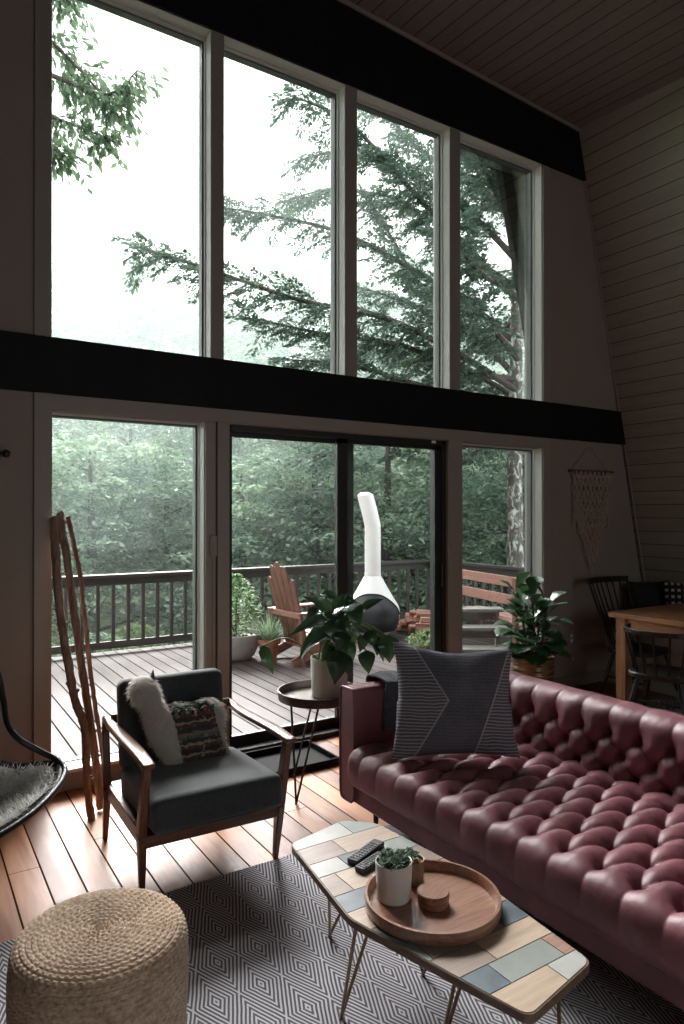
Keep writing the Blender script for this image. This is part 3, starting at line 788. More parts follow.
# outline: flat crowned top, round shoulder, bulged side
sil = catmull([(0, 0, PH-.006), (.10, 0, PH-.002), (.17, 0, PH-.004), (.215, 0, PH-.016), (PR-.004, 0, PH-.05), (PR-.001, 0, .25), (PR-.004, 0, .18), (PR-.012, 0, .08), (PR-.03, 0, .022), (PR-.05, 0, .004)], 14)
ev, LEN = path_eval(sil); nr = int(LEN/ring); sub_ = 6
mb = MB(); V = []; NA = 300
for i in range(nr*sub_+1):
    s = LEN*i/(nr*sub_); p = ev(s); d = (ev(s+.006)-ev(s-.006)).normalized(); nrm = Vector((-d.z, 0, d.x))*-1
    if nrm.z < -.2 or (nrm.x < 0 and nrm.z < .5): nrm = -nrm
    ph = (s/ring) % 1; k = int(s/ring); rr = max(p.x, .0)
    nb = max(6, int(2*PI*max(k*ring if s < .24 else PR, .012)/.021))
    for j in range(NA):
        t = 2*PI*j/NA
        lump = abs(math.sin(nb*t/2*1.0+(PI/2 if ph > .5 else 0)+k*1.7))
        cord = math.sin(PI*((ph*2) % 1))**.5
        env = math.sin(PI*ph)**.35 if 0 < ph < 1 else 0
        h = .0095*env*(.30+.70*lump)*(0.55+.45*cord)
        q = p+nrm*h
        V.append(Vector((q.x*math.cos(t), q.x*math.sin(t), q.z)))
n_ = nr*sub_+1
F = [(i*NA+j, i*NA+(j+1) % NA, (i+1)*NA+(j+1) % NA, (i+1)*NA+j) for i in range(n_-1) for j in range(NA)]
F.append(tuple((n_-1)*NA+j for j in range(NA))); mb.add(V, F)
setp(obj('jute_pouf', mb, jute(), ang=80, loc=(.472, 1.972, .008)), 'round braided natural jute pouf in the lower left corner on the rug', 'pouf')

# ------------------------------------------------------------------ coffee table
HEX = [(1.145, 2.115), (1.40, 2.172), (1.495, 2.085), (1.545, 1.65), (1.50, 1.135), (1.212, 1.085), (1.075, 1.63)]
def roundpoly(P, r=.03, n=5):
    out = []; k = len(P)
    for i in range(k):
        a, b, c = Vector((*P[i-1], 0)), Vector((*P[i], 0)), Vector((*P[(i+1) % k], 0))
        u = (a-b).normalized(); v = (c-b).normalized(); p0 = b+u*r; p1 = b+v*r
        for q in range(n+1):
            t = q/n; w_ = p0*(1-t)**2+b*2*t*(1-t)+p1*t*t; out.append((w_.x, w_.y))
    return out
def clip(poly, x0, x1, y0, y1):
    def cl(P, f, it):
        o = []
        for i in range(len(P)):
            a, b = P[i-1], P[i]; fa, fb = f(a), f(b)
            if fa >= 0: 
                if fb >= 0: o.append(b)
                else: o.append(it(a, b, fa, fb))
            elif fb >= 0: o.append(it(a, b, fa, fb)); o.append(b)
        return o
    it = lambda a, b, fa, fb: (a[0]+(b[0]-a[0])*fa/(fa-fb), a[1]+(b[1]-a[1])*fa/(fa-fb))
    for f in (lambda p: p[0]-x0, lambda p: x1-p[0], lambda p: p[1]-y0, lambda p: y1-p[1]):
        if poly: poly = cl(poly, f, it)
    return poly
TO = Vector((1.31, 1.63, 0)); OUTL = [(x-TO.x, y-TO.y) for x, y in roundpoly(HEX)]
ct = empty('coffee_table', TO, 0, 'elongated hexagonal coffee table topped with patchwork wood and slate strips', 'coffee table')
mb = MB(); mb.prism(OUTL, .376, .3985)
m_tedge = wood('table_edge', (.20, .13, .085), (.10, .06, .04), 'y', 2, .4)
top = obj('tabletop', mb, m_tedge, ct, bevel=.002)
inn = [(x*.978, y*.988) for x, y in OUTL]
mats_ = [plain('inlay_white', (.40, .40, .375), .35, var=.08, scale=15), wood('inlay_tan', (.33, .25, .21), (.24, .175, .145), 'x', 1.5, .35, .05), wood('inlay_pale', (.50, .385, .295), (.38, .28, .205), 'x', 1.3, .33, .05),
         plain('inlay_slate', (.09, .12, .14), .35, var=.25, scale=18), plain('inlay_sage', (.24, .26, .24), .35, var=.08, scale=15), wood('inlay_rose', (.40, .24, .19), (.28, .16, .12), 'x', 1.5, .35, .05)]
ys = [2.20, 2.055, 1.948, 1.862, 1.745, 1.655, 1.555, 1.455, 1.362, 1.273, 1.190, 1.05]
rows = [[(1.375, 0), (9, 4)], [(1.28, 1), (9, 2)], [(1.235, 0), (1.40, 3), (9, 4)], [(1.17, 1), (1.40, 2), (9, 1)], [(1.24, 3), (1.44, 2), (9, 5)], [(1.15, 2), (1.36, 1), (9, 0)], [(1.22, 4), (1.44, 2), (9, 2)],
        [(1.16, 4), (1.42, 1), (9, 3)], [(1.298, 1), (9, 2)], [(1.262, 3), (1.462, 4), (9, 5)], [(1.388, 2), (9, 0)]]
mb = MB()
for k, rw in enumerate(rows):
    x0 = .9
    for x1, c in rw:
        pc = clip(inn, x0-TO.x+.0016, x1-TO.x-.0016, ys[k+1]-TO.y+.0016, ys[k]-TO.y-.0016)
        if len(pc) > 2: mb.prism(pc, .397, .4005, c)
        x0 = x1
obj('inlay', mb, mats_, top, smooth=False)
m_brass = plain('brass', (.26, .17, .10), .4, metal=.8, var=.1)
for ft_, t_a, t_b in (((1.32, 2.13), (1.15, 1.86), (1.43, 2.0)), ((1.135, 1.765), (1.10, 1.63), (1.27, 1.74)), ((1.27, 1.475), (1.19, 1.31), (1.37, 1.42)), ((1.31, 1.07), (1.245, 1.12), (1.43, 1.19)), ((1.47, 1.78), (1.50, 1.62), (1.42, 1.92))):
    P0 = Vector((*t_a, .377))-TO; P1_ = Vector((*ft_, .0145))-TO; P2_ = Vector((*t_b, .377))-TO
    mb = MB(); mb.tube(catmull([P0, P0.lerp(P1_, .96), P1_, P2_.lerp(P1_, .96), P2_], 6), .0055, 8)
    mb.bar(P0-Vector((0, 0, .002)), P2_-Vector((0, 0, .002)), .022, .004)
    obj('hairpin_leg', mb, m_brass, ct)
# items on the coffee table
TZ = .4005
tray = empty('round_tray', (1.312, 1.548, TZ), 0, 'round acacia wood tray with raised rim on the coffee table', 'tray')
mb = MB(); mb.lathe([(0, 0), (.186, 0), (.196, .006), (.200, .034), (.198, .040), (.190, .040), (.186, .034), (.182, .012), (0, .010)], 72); obj('tray_body', mb, m_tray, tray, ang=35)
def onz(px, py, z): 
    w_ = on(px, py, 2, z); return (w_.x, w_.y, z)
PZ = TZ+.0102
pw = onz(393, 897, PZ)
wp = empty('white_planter', (1.232, 1.628, PZ), 0, 'white cylindrical pot of small green succulents on the round wooden tray', 'potted plant')
mb = MB(); mb.lathe([(0, 0), (.044, 0), (.050, .006), (.054, .09), (.055, .112), (.0535, .1135), (.051, .112), (.049, .098), (0, .098)], 48); obj('pot', mb, m_whitepot, wp, ang=40)
mb = MB(); mb.lathe([(0, .102), (.0485, .0985)], 24); obj('soil', mb, m_soil, wp)
def rosettes(cx, cy, rad, z, n, seed, size):
    r_ = random.Random(seed); mb = MB()
    for k in range(n):
        a = r_.uniform(0, 2*PI); q = rad*math.sqrt((k+.5)/n); c = Vector((cx+q*math.cos(a*1+k*2.4), cy+q*math.sin(a+k*2.4), z+r_.uniform(0, size*.8)))
        ax = Vector((r_.uniform(-.5, .5)+(c.x-cx)*9, r_.uniform(-.5, .5)+(c.y-cy)*9, 1)).normalized()
        ro = ax.to_track_quat('Z', 'Y').to_matrix(); np_ = r_.randrange(7, 11)
        for lvl in range(2):
            for j in range(np_):
                t = 2*PI*j/np_+lvl*.4; L = size*(1-.35*lvl); el = .35+.5*lvl
                d = Vector((math.cos(t)*math.cos(el), math.sin(t)*math.cos(el), math.sin(el))); s = Vector((-math.sin(t), math.cos(t), 0)); nz_ = d.cross(s)
                P = [Vector(), d*L*.55+s*L*.2-nz_*L*.03, d*L, d*L*.55-s*L*.2-nz_*L*.03, d*L*.55+nz_*L*.09, d*L*.55-nz_*L*.12]
                mb.add([ro @ p+c for p in P], [(0,1,4),(1,2,4),(2,3,4),(3,0,4),(1,0,5),(2,1,5),(3,2,5),(0,3,5)])
    return mb
obj('succulents', rosettes(0, 0, .045, .106, 26, 5, .021), m_succ, wp)
cp = empty('small_planter', (1.338, 1.672, PZ), 0, 'small brown wooden cup with a spiky succulent behind the white pot', 'potted plant')
mb = MB(); mb.lathe([(0, 0), (.030, 0), (.035, .004), (.037, .068), (.0365, .071), (.034, .070), (.033, .060), (0, .060)], 40); obj('pot', mb, wood('cup_wood', (.26, .17, .10), (.15, .09, .055), 'z', 3, .4), cp, ang=40)
mb = MB(); mb.lathe([(0, .063), (.0325, .0605)], 20); obj('soil', mb, plain('orange_moss', (.45, .27, .10), .9, var=.4, scale=80), cp)
obj('succulents', rosettes(0, 0, .020, .072, 8, 9, .024), m_succ, cp)
cs_ = empty('coaster_box', (1.312, 1.543, PZ), R(20), 'low round wooden box with grooved lid in the middle of the tray', 'box')
mb = MB(); mb.lathe([(0, 0), (.043, 0), (.046, .003), (.046, .018), (.044, .0195), (0, .0195)], 48); obj('box_base', mb, m_tray, cs_, ang=35)
mb = MB(); mb.lathe([(0, .0195), (.0445, .0195), (.0475, .022), (.0475, .036), (.045, .039), (0, .039)], 48); obj('lid', mb, m_tray, cs_, ang=35)
def remote(p, ang, w, l, lab):
    r_ = empty('remote_control', p, ang, lab, 'remote control')
    mb = MB(); mb.prism(rrect(-w/2, w/2, -l/2, l/2, .008), 0, .017); b_ = obj('casing', mb, plain('remote_black', (.018, .018, .02), .35), r_, bevel=.004, seg=3)
    mb = MB()
    for i in range(3):
        for j in range(9):
            mb.box(((i-1)*w*.27, -l*.40+j*l*.088, .018), (w*.17, l*.045, .003))
    obj('keys', mb, plain('remote_keys', (.12, .12, .125), .5), r_, bevel=.0008)
a = Vector(onz(352, 853, TZ)); b = Vector(onz(384, 840, TZ)); c = (a+b)/2
remote((1.325, 1.905, TZ), R(-68), .046, .17, 'long black remote control lying farthest from the white pot')
remote((1.300, 1.838, TZ), R(-72), .042, .135, 'short black remote control lying right beside the white succulent pot')

# ------------------------------------------------------------------ side table
stb = empty('side_table', (2.005, 3.355, 0), 0, 'round tray-topped side table on black hairpin legs between armchair and sofa', 'side table')
mb = MB(); mb.lathe([(0, .503), (.222, .503), (.232, .508), (.236, .550), (.235, .556), (.227, .556), (.224, .548), (.221, .515), (0, .515)], 72)
obj('tray_top', mb, wood('dark_tray', (.085, .05, .036), (.035, .02, .015), 'x', 2, .28, .1), stb, ang=35)
for k in range(3):
    a0 = R(212+120*k); d = Vector((math.cos(a0), math.sin(a0), 0)); s = Vector((-d.y, d.x, 0))
    ft = d*.265+Vector((0, 0, .006)); t0 = d*.17+s*.085+Vector((0, 0, .502)); t1 = d*.17-s*.085+Vector((0, 0, .502))
    mb = MB(); mb.tube(catmull([t0, t0.lerp(ft, .95)+s*.0, ft, t1.lerp(ft, .95), t1], 8), .006, 8)
    mb.tube([t0.lerp(ft, 0)+Vector((0,0,-.004)), t1.lerp(ft, 0)+Vector((0,0,-.004))], .006, 6)
    obj('hairpin_leg', mb, m_blackmetal, stb)
# black boot tray by the sliding door
mb = MB(); x0, x1, y0, y1, h = 1.62, 2.30, 3.585, 3.985, .042
mb.b2(x0, x1, y0, y1, .001, .007)
for a_ in ((x0, x0+.012, y0, y1), (x1-.012, x1, y0, y1), (x0, x1, y0, y0+.012), (x0, x1, y1-.012, y1)): mb.b2(*a_, .001, h)
setp(obj('boot_tray', mb, plain('black_tray', (.012, .012, .013), .85, spec=.15), smooth=False, bevel=.003), 'shallow black rectangular boot tray on the floor by the sliding door', 'tray')

# ------------------------------------------------------------------ leaning branches
m_branch = wood('driftwood_bark', (.42, .29, .22), (.15, .085, .06), 'z', 1.2, .85, .8)
def stick(pts, r0, r1, lab, seed):
    r_ = random.Random(seed); P = []
    for px, py, Y in pts: P.append(on(px, py, 1, Y))
    base = P[0].copy(); P = catmull([p-base for p in P], 8); n = len(P)
    P = [p+Vector((r_.uniform(-1, 1), r_.uniform(-1, 1), 0))*.002 for p in P]
    rr = [r0+(r1-r0)*i/(n-1)+r_.uniform(-.0016, .0016) for i in range(n)]
    rr[0] *= 1
    mb = MB(); mb.tube(P, rr, 10)
    for k in range(7):
        i = r_.randrange(4, n-3); a = r_.uniform(0, 2*PI); d = Vector((math.cos(a), math.sin(a)*.4, .5)).normalized()
        mb.tube([P[i]-d*.004, P[i]+d*(rr[i]+.006), P[i]+d*(rr[i]+.012)], [rr[i]*.55, rr[i]*.45, rr[i]*.2], 7)
    o = obj('leaning_branch', mb, m_branch, ang=60, loc=base)
    return setp(o, lab, 'branch', 'bare branches leaning on the wall')
stick([(91.5, 820, 3.62), (87, 785, 3.68), (86, 745, 3.73), (83, 722, 3.77), (75, 700, 3.80), (69, 668, 3.84), (61, 620, 3.90), (57, 575, 3.96), (55, 540, 4.00), (55, 518, 4.03)], .0195, .024, 'leftmost bare branch leaning on the wall, with a bend halfway up', 1)
stick([(100.5, 808, 3.70), (97, 770, 3.74), (90, 722, 3.79), (83, 675, 3.84), (73, 605, 3.92), (67, 560, 3.97), (62, 530, 4.01), (60, 513, 4.03)], .021, .021, 'thickest straight bare branch, the middle one leaning by the left window', 2)
stick([(106, 796, 3.80), (102, 750, 3.84), (96, 712, 3.87), (90, 668, 3.91), (84, 612, 3.95), (80, 575, 3.98), (73, 540, 4.01), (67.5, 516, 4.035)], .012, .013, 'thinnest bare branch with knobs, rightmost of those leaning by the left window', 3)

# ------------------------------------------------------------------ shell chair with sheepskin, at the left edge
sh = empty('shell_chair', (.16, 3.22, 0), 0, 'black round-rimmed shell chair cut off by the left edge of the photo', 'chair')
SHO = Vector((.16, 3.22, 0))
rim = [(.31, 2.885, .335), (.46, 3.01, .35), (.575, 3.16, .375), (.622, 3.27, .40), (.60, 3.34, .43), (.535, 3.38, .47), (.45, 3.40, .535), (.41, 3.46, .60), (.40, 3.53, .70), (.36, 3.58, .85), (.20, 3.62, .95), (.0, 3.60, .93), (-.12, 3.50, .80), (-.18, 3.40, .62), (-.26, 3.28, .48), (-.28, 3.14, .41), (-.20, 2.98, .36), (-.02, 2.86, .335), (.16, 2.83, .33)]
k_ = len(rim); RP = [Vector(p)-SHO for p in rim]; loop = []
for i in range(k_):
    p0, p1, p2, p3 = RP[i-1], RP[i], RP[(i+1) % k_], RP[(i+2) % k_]
    for q in range(6):
        t = q/6; loop.append(.5*((2*p1)+(p2-p0)*t+(2*p0-5*p1+4*p2-p3)*t*t+(3*p1-p0-3*p2+p3)*t**3))
mb = MB(); mb.tube(loop, .014, 10, closed=True); obj('rim', mb, m_blackmetal, sh)
cen = Vector((0, .02, .235)); mb = MB(); V = []; F = []; NL = len(loop)
def shellp(i, t):
    p = loop[i].copy()
    if p.z > .42: k_c = min(1, (p.z-.42)/.3); p.x *= 1-.12*k_c; p.y = p.y*(1-.18*k_c); p.z = .42+.03*k_c
    h = Vector((cen.x+(p.x-cen.x)*t, cen.y+(p.y-cen.y)*t, 0)); h.z = cen.z+(p.z-cen.z)*(t**2.3); return h
for q in range(1, 13):
    for i in range(NL): V.append(shellp(i, q/12))
V.append(cen)
for q in range(11):
    for i in range(NL): F.append((q*NL+i, q*NL+(i+1) % NL, (q+1)*NL+(i+1) % NL, (q+1)*NL+i))
for i in range(NL): F.append((len(V)-1, (i+1) % NL, i))
mb.add(V, F); s_ = obj('shell', mb, m_blackmetal, sh, ang=80); md = s_.modifiers.new('t', 'SOLIDIFY'); md.thickness = .012; md.offset = 1
for a in (45, 135, 225, 315):
    d = Vector((math.cos(R(a)), math.sin(R(a)), 0)); mb = MB(); mb.tube([cen+d*.06+Vector((0, 0, -.004)), d*.17+Vector((0, .02, .01))], .010, 8); obj('leg', mb, m_blackmetal, sh)
skn = empty('sheepskin', (.16, 3.22, .25), 0, 'shaggy white sheepskin lying in the black shell chair', 'sheepskin')
mb = MB(); V = []; F = []; ZO = Vector((0, 0, .25))
def skp(i, t):
    a = shellp(i, min(t, .90)); f = .030*math.sqrt(max(0, 1-(t/.98)**4)); wv_ = 1+.06*math.sin(i*.5)
    return a+Vector((0, 0, f+.010+mnoise.noise(Vector((a.x*9, a.y*9, 1)))*.014))-ZO
Q = 14
for q in range(1, Q+1):
    for i in range(NL): V.append(skp(i, q/Q*.9))
V.append(cen+Vector((0, 0, .045))-ZO)
for q in range(Q-1):
    for i in range(NL): F.append((q*NL+i, q*NL+(i+1) % NL, (q+1)*NL+(i+1) % NL, (q+1)*NL+i))
for i in range(NL): F.append((len(V)-1, (i+1) % NL, i))
mb.add(V, F); obj('hide', mb, m_fleecegrey, skn, ang=80)
def skfur(r_):
    i = r_.randrange(NL); t = math.sqrt(r_.uniform(.01, 1))*.9; p = skp(i, t); a = skp((i+1) % NL, t)-p; b = skp(i, t+.03)-p
    n_ = a.cross(b); n_ = n_.normalized() if n_.length > 1e-9 else Vector((0, 0, 1)); n_ = n_ if n_.z > 0 else -n_
    return p, n_, Vector((r_.uniform(-.5, .5), -.4, 0))
tufts('wool', skfur, 14000, .026, .0018, m_fleecegrey, skn, 8)

# ------------------------------------------------------------------ macrame
mc = empty('macrame_hanging', (5.33, WY-.02, 1.0), 0, 'pale cord macrame wall hanging with pointed fringe on a wooden dowel', 'wall hanging')
MO = Vector((5.33, WY-.02, 1.0)); m_cord = plain('cotton_cord', (.42, .33, .26), .9, var=.2, scale=80, bump=.5)
mb = MB(); mb.tube([(-.30, 0, .945), (.33, 0, .950)], .013, 10); obj('dowel', mb, m_walnutx, mc)
mb = MB(); mb.tube([(-.26, 0, .95), (-.13, .008, 1.07), (0, .014, 1.182)], .003, 6); mb.tube([(.27, 0, .95), (.13, .008, 1.07), (0, .014, 1.182)], .003, 6); obj('hanging_cord', mb, m_cord, mc)
mb = MB(); r_ = random.Random(4); NC = 34
for k in range(NC):
    x = -.25+.52*k/(NC-1); u = abs(x)/.26; zb = .02+.62*u**1.3+r_.uniform(-.03, .03)
    if u > .86: zb -= .15
    P = []; z = .945; ph = (k//2) % 2; j = 0
    while z > zb:
        # diamond net in the upper half, loose below
        amp = .015 if z > zb+.30 else .004
        P.append((x+amp*math.sin(z*46+(k % 2)*PI+ph*1.5), -.012-.004*math.cos(z*60+k)+r_.uniform(-.001, .001), z)); z -= .018
    mb.tube(P, [.0038]*(len(P)-1)+[.0055], 5)
for row in range(7):
    z = .90-.075*row
    for k in range(14):
        x = -.25+.52*(k+.5*(row % 2))/13.2
        if abs(x)/.26 < 1.05-(.07*row)*.6: mb.sphere((x, -.016, z), (.010, .008, .012), 5, 7)
mb.tube([(-.26, -.016, .905), (.27, -.016, .908)], .006, 6); mb.tube([(-.26, -.016, .885), (.27, -.016, .888)], .006, 6)
obj('knotted_fringe', mb, m_cord, mc)

# ------------------------------------------------------------------ dining corner
dt = empty('dining_table', (5.5, 3.0, 0), 0, 'chunky warm wood dining table at the right edge of the room', 'dining table')
TX0, TX1, TY0, TY1 = 4.885-5.5, 6.16-5.5, 1.50-3, 3.545-3
mb = MB(); nb = 6; wd = (TX1-TX0)/nb
for k in range(nb): mb.b2(TX0+k*wd+.0008, TX0+(k+1)*wd-.0008, TY0, TY1, .712, .752)
obj('tabletop', mb, m_table, dt, bevel=.003)
mb = MB(); mb.b2(TX0+.06, TX1-.06, TY1-.075, TY1-.05, .61, .713); mb.b2(TX0+.06, TX1-.06, TY0+.05, TY0+.075, .61, .713)
mb.b2(TX0+.05, TX0+.075, TY0+.06, TY1-.06, .61, .713); obj('apron', mb, m_table, dt, bevel=.002)
for x, y in ((TX0+.078, TY1-.092), (TX0+.078, TY0+.092)):
    mb = MB(); mb.b2(x-.045, x+.045, y-.045, y+.045, 0, .713); obj('leg', mb, m_tablez, dt, bevel=.004)
for x in (TX1-.73, ):
    mb = MB(); mb.b2(x-.045, x+.045, TY0+.06, TY0+.15, 0, .713); obj('leg', mb, m_tablez, dt, bevel=.004)
def windsor(name, loc, rz, lab, h, seat_z=.42, tall=True, W=.46):
    t = empty(name, loc, rz, lab, 'chair', None)
    mb = MB(); pr_ = rrect(-W/2, W/2, -.21, .21, .13, 8); M_ = Matrix.Identity(4)
    mb.prism(pr_, seat_z-.038, seat_z); obj('seat', mb, m_blackwood, t, bevel=.012, seg=3)
    ft = []
    for x, y in ((-.15, -.14), (.15, -.14), (-.14, .14), (.14, .14)):
        a = Vector((x, y, seat_z-.03)); b = Vector((x*1.55, y*1.6, 0)); ft.append((a, b))
        mb = MB(); mb.tube([a, a.lerp(b, .45), b], [.015, .0185, .011], 10); obj('leg', mb, m_blackwood, t)
    mb = MB(); g = lambda i, k: ft[i][0].lerp(ft[i][1], k)
    mb.tube([g(0, .6), g(2, .6)], .009, 8); mb.tube([g(1, .6), g(3, .6)], .009, 8); mb.tube([(g(0, .6)+g(2, .6))/2, (g(1, .6)+g(3, .6))/2], .009, 8); obj('stretcher', mb, m_blackwood, t)
    back = []; n = 7 if tall else 8
    if tall:
        crest = [Vector((x, .19+.17-.06*(x/.28)**2, h)) for x in [-.28+.56*i/10 for i in range(11)]]
        mb = MB()
        for i in range(10): mb.bar(crest[i], crest[i+1]+(crest[i+1]-crest[i])*.02, .018, .05, (0, 0, 1))
        obj('crest_rail', mb, m_blackwood, t, bevel=.004)
        for i in range(n+1):
            u = i/n; a = Vector((-.19+.38*u, .175-.05*(2*u-1)**2, seat_z-.01)); xx = -.27+.54*u; b = Vector((xx, .19+.17-.06*(xx/.28)**2, h-.01))
            mb = MB(); mb.tube([a, a.lerp(b, .5), b], [.009, .008, .006] if 0 < i < n else [.014, .013, .011], 8); obj('spindle', mb, m_blackwood, t)
    else:
        arc = [Vector((.27*math.cos(a), .02+.25*math.sin(a), h)) for a in [R(-12+204*i/18) for i in range(19)]]
        mb = MB()
        for i in range(18): mb.bar(arc[i], arc[i+1]+(arc[i+1]-arc[i])*.04, .022, .035, (0, 0, 1))
        obj('bow_rail', mb, m_blackwood, t, bevel=.004)
        for i in range(n+1):
            q = R(-5+190*i/n); a = Vector((.20*math.cos(q), .02+.18*math.sin(q), seat_z-.01)); b = Vector((.27*math.cos(q), .02+.25*math.sin(q), h))
            mb = MB(); mb.tube([a, b], [.009, .007], 8); obj('spindle', mb, m_blackwood, t)
    return t
windsor('dining_chair', (5.33, 3.56, 0), R(0), 'tall black spindle-back dining chair on the wall side of the table', .965, .41)
windsor('dining_chair', (4.70, 2.93, .008), R(105), 'low round-backed black dining chair tucked under the table end nearest the sofa', .70, .40, False)
mb = cushion(.44, .44, .14, 16, seed=8); o = obj('bench_cushion', mb, plain('black_cotton', (.012, .012, .013), .9, var=.3), ang=70, loc=(5.90, 3.80, .715)); o.rotation_euler = (R(-14), 0, R(-20)); setp(o, 'plain black cushion on the wall bench behind the tall dining chair', 'cushion')
def dashes():
    t = NT('black_white_dashes'); x = t.xyz(t.coord()); a = t.math('FRACT', t.math('MULTIPLY', x[0], 20)); b = t.math('FRACT', t.math('MULTIPLY', x[2], 17))
    k = t.math('MULTIPLY', t.math('LESS_THAN', a, .5), t.math('LESS_THAN', b, .4))
    t.set(Base_Color=t.mix(k, (.012, .012, .013), (.45, .43, .40)), Roughness=.9); return t.m
o = obj('bench_cushion', cushion(.42, .42, .13, 16, seed=9), dashes(), ang=70, loc=(5.99, 3.50, .73)); o.rotation_euler = (R(-10), 0, R(-52)); setp(o, 'black cushion with rows of small white dashes on the wall bench', 'cushion')
def stripes_():
    t = NT('black_white_stripes'); x = t.xyz(t.coord()); a = t.math('FRACT', t.math('MULTIPLY', x[0], 14))
    t.set(Base_Color=t.mix(t.math('LESS_THAN', a, .25), (.014, .014, .016), (.16, .18, .20)), Roughness=.9); return t.m
o = obj('bench_cushion', cushion(.42, .42, .13, 16, seed=10), stripes_(), ang=70, loc=(5.98, 3.10, .73)); o.rotation_euler = (R(-10), 0, R(-75)); setp(o, 'black cushion with thin grey vertical stripes at the right edge of the photo', 'cushion')
#@@PART3
# ------------------------------------------------------------------ leaves
def leaf(mb, base, tip, w, nrm, bow=.12, shape='ovate', fold=.18, nu=8, curl=0.0):
    base = Vector(base); tip = Vector(tip); d = tip-base; L = d.length; d.normalize()
    n = Vector(nrm); n = (n-d*n.dot(d)).normalized(); s = d.cross(n)
    prof = {'ovate': [0, .62, .92, 1, .93, .76, .50, .22, 0], 'fiddle': [0, .30, .42, .52, .72, .95, 1, .78, 0], 'lance': [0, .5, .8, .95, 1, .85, .6, .3, 0], 'heart': [.15, .95, 1, .93, .80, .62, .42, .2, 0]}[shape]
    V = []; nu = 14
    for i in range(nu+1):
        t = i/nu; q = t*8; k = min(int(q), 7); f_ = q-k; f_ = f_*f_*(3-2*f_)*.35+f_*.65; wd = (prof[k]+(prof[k+1]-prof[k])*f_)*w/2
        c = base+d*(L*t)+n*(bow*L*math.sin(PI*t)-curl*L*t*t)
        for j, u in enumerate((-1, -.55, 0, .55, 1)):
            V.append(c+s*(u*wd)+n*(fold*abs(u)*wd+.03*wd*math.sin(t*22)*abs(u)))
    F = [(i*5+j, (i+1)*5+j, (i+1)*5+j+1, i*5+j+1) for i in range(nu) for j in range(4)]
    mb.add(V, F)
def leafy_thing(name, parent, mb, mat, origin):
    mb.v = [tuple(Vector(p)-origin) for p in mb.v]
    return obj(name, mb, mat, parent, ang=75)
# philodendron on the side table
PO = Vector((2.062, 3.335, .5155))
pp_ = empty('potted_philodendron', PO, 0, 'large glossy-leaved green houseplant in a white pot on the round side table', 'potted plant')
mb = MB(); mb.lathe([(0, 0), (.094, 0), (.101, .006), (.106, .20), (.107, .222), (.1055, .225), (.101, .222), (.098, .19), (0, .19)], 56); obj('pot', mb, plain('speckled_white_pot', (.66, .67, .62), .35, var=.05, scale=8), pp_, ang=40)
mb = MB(); mb.lathe([(0, .195), (.0975, .191)], 24); obj('soil', mb, m_soil, pp_)
C6 = lambda x, y: (x/4.886+270, y/4.886+560)
spec = [  # base, tip in the survey crop, width m, depth offsets (base, tip), shape
 ((300, 262), (165, 172), .10, -.02, -.10, 'heart'), ((322, 240), (372, 158), .09, .03, .06, 'heart'), ((290, 300), (88, 362), .105, -.05, -.14, 'heart'),
 ((285, 350), (128, 492), .12, -.06, -.12, 'heart'), ((335, 262), (205, 215), .10, .06, .14, 'heart'), ((368, 232), (450, 312), .175, -.10, -.18, 'heart'),
 ((430, 262), (552, 184), .065, .0, -.04, 'lance'), ((320, 360), (196, 410), .12, -.10, -.16, 'heart'), ((330, 440), (318, 612), .165, -.16, -.20, 'heart'),
 ((352, 470), (392, 575), .10, -.12, -.14, 'heart'), ((300, 250), (350, 330), .15, -.06, -.16, 'heart'), ((395, 300), (330, 230), .13, .05, .10, 'heart'),
 ((245, 300), (250, 420), .12, .04, .05, 'heart'), ((350, 330), (425, 420), .12, .06, .10, 'heart'), ((260, 250), (160, 300), .11, .08, .12, 'heart'),
 ((452, 372), (440, 452), .085, .02, .0, 'heart'), ((505, 352), (560, 500), .11, .0, -.03, 'heart'), ((575, 372), (584, 506), .15, -.04, -.06, 'heart'), ((470, 442), (482, 560), .12, -.04, -.06, 'heart'),
 ((520, 345), (490, 420), .09, .05, .05, 'heart'), ((-38, 420), (18, 562), .085, .0, -.02, 'heart'), ((340, 190), (240, 160), .07, .10, .12, 'lance'), ((300, 205), (440, 210), .09, .08, .10, 'lance'),
 ((240, 240), (180, 330), .10, .0, -.05, 'heart'), ((330, 290), (400, 370), .11, -.14, -.18, 'heart'), ((260, 330), (180, 440), .10, .06, .05, 'heart'), ((390, 230), (350, 160), .09, .08, .1, 'heart'), ((470, 350), (520, 430), .10, -.05, -.07, 'heart'), ((540, 380), (520, 470), .09, -.02, -.03, 'heart'), ((360, 350), (340, 450), .12, -.14, -.17, 'heart'), ((270, 210), (210, 250), .08, .04, .02, 'heart'),
 ((310, 420), (250, 500), .09, -.12, -.14, 'heart'), ((370, 400), (410, 500), .10, -.02, -.02, 'heart'), ((280, 300), (330, 400), .11, -.12, -.15, 'heart')]
mb = MB(); ms = MB(); D0 = (PO-EYE).dot(FW); potc = PO+Vector((0, 0, .2))
for k, (b, t_, w, db, dt_, shp) in enumerate(spec):
    B = at(*C6(*b), D0+db); T = at(*C6(*t_), D0+dt_)
    nn_ = Vector((0, 0, 1))*.8-FW*.8+Vector((rnd.uniform(-.4, .4), rnd.uniform(-.4, .4), 0))
    leaf(mb, B, T, w*.82, nn_, .16, shp, .30, curl=.12)
    root = potc+Vector((rnd.uniform(-.05, .05), rnd.uniform(-.05, .05), 0)); mid = root.lerp(B, .5)+Vector((0, 0, .07+.04*abs(b[0]-300)/150))
    if b[0] < 0: B2 = at(250, 640, D0-.05); mid = root.lerp(B, .55)+Vector((0, 0, .08))
    ms.tube(catmull([root, mid, B], 8), [.0042]*17, 6)
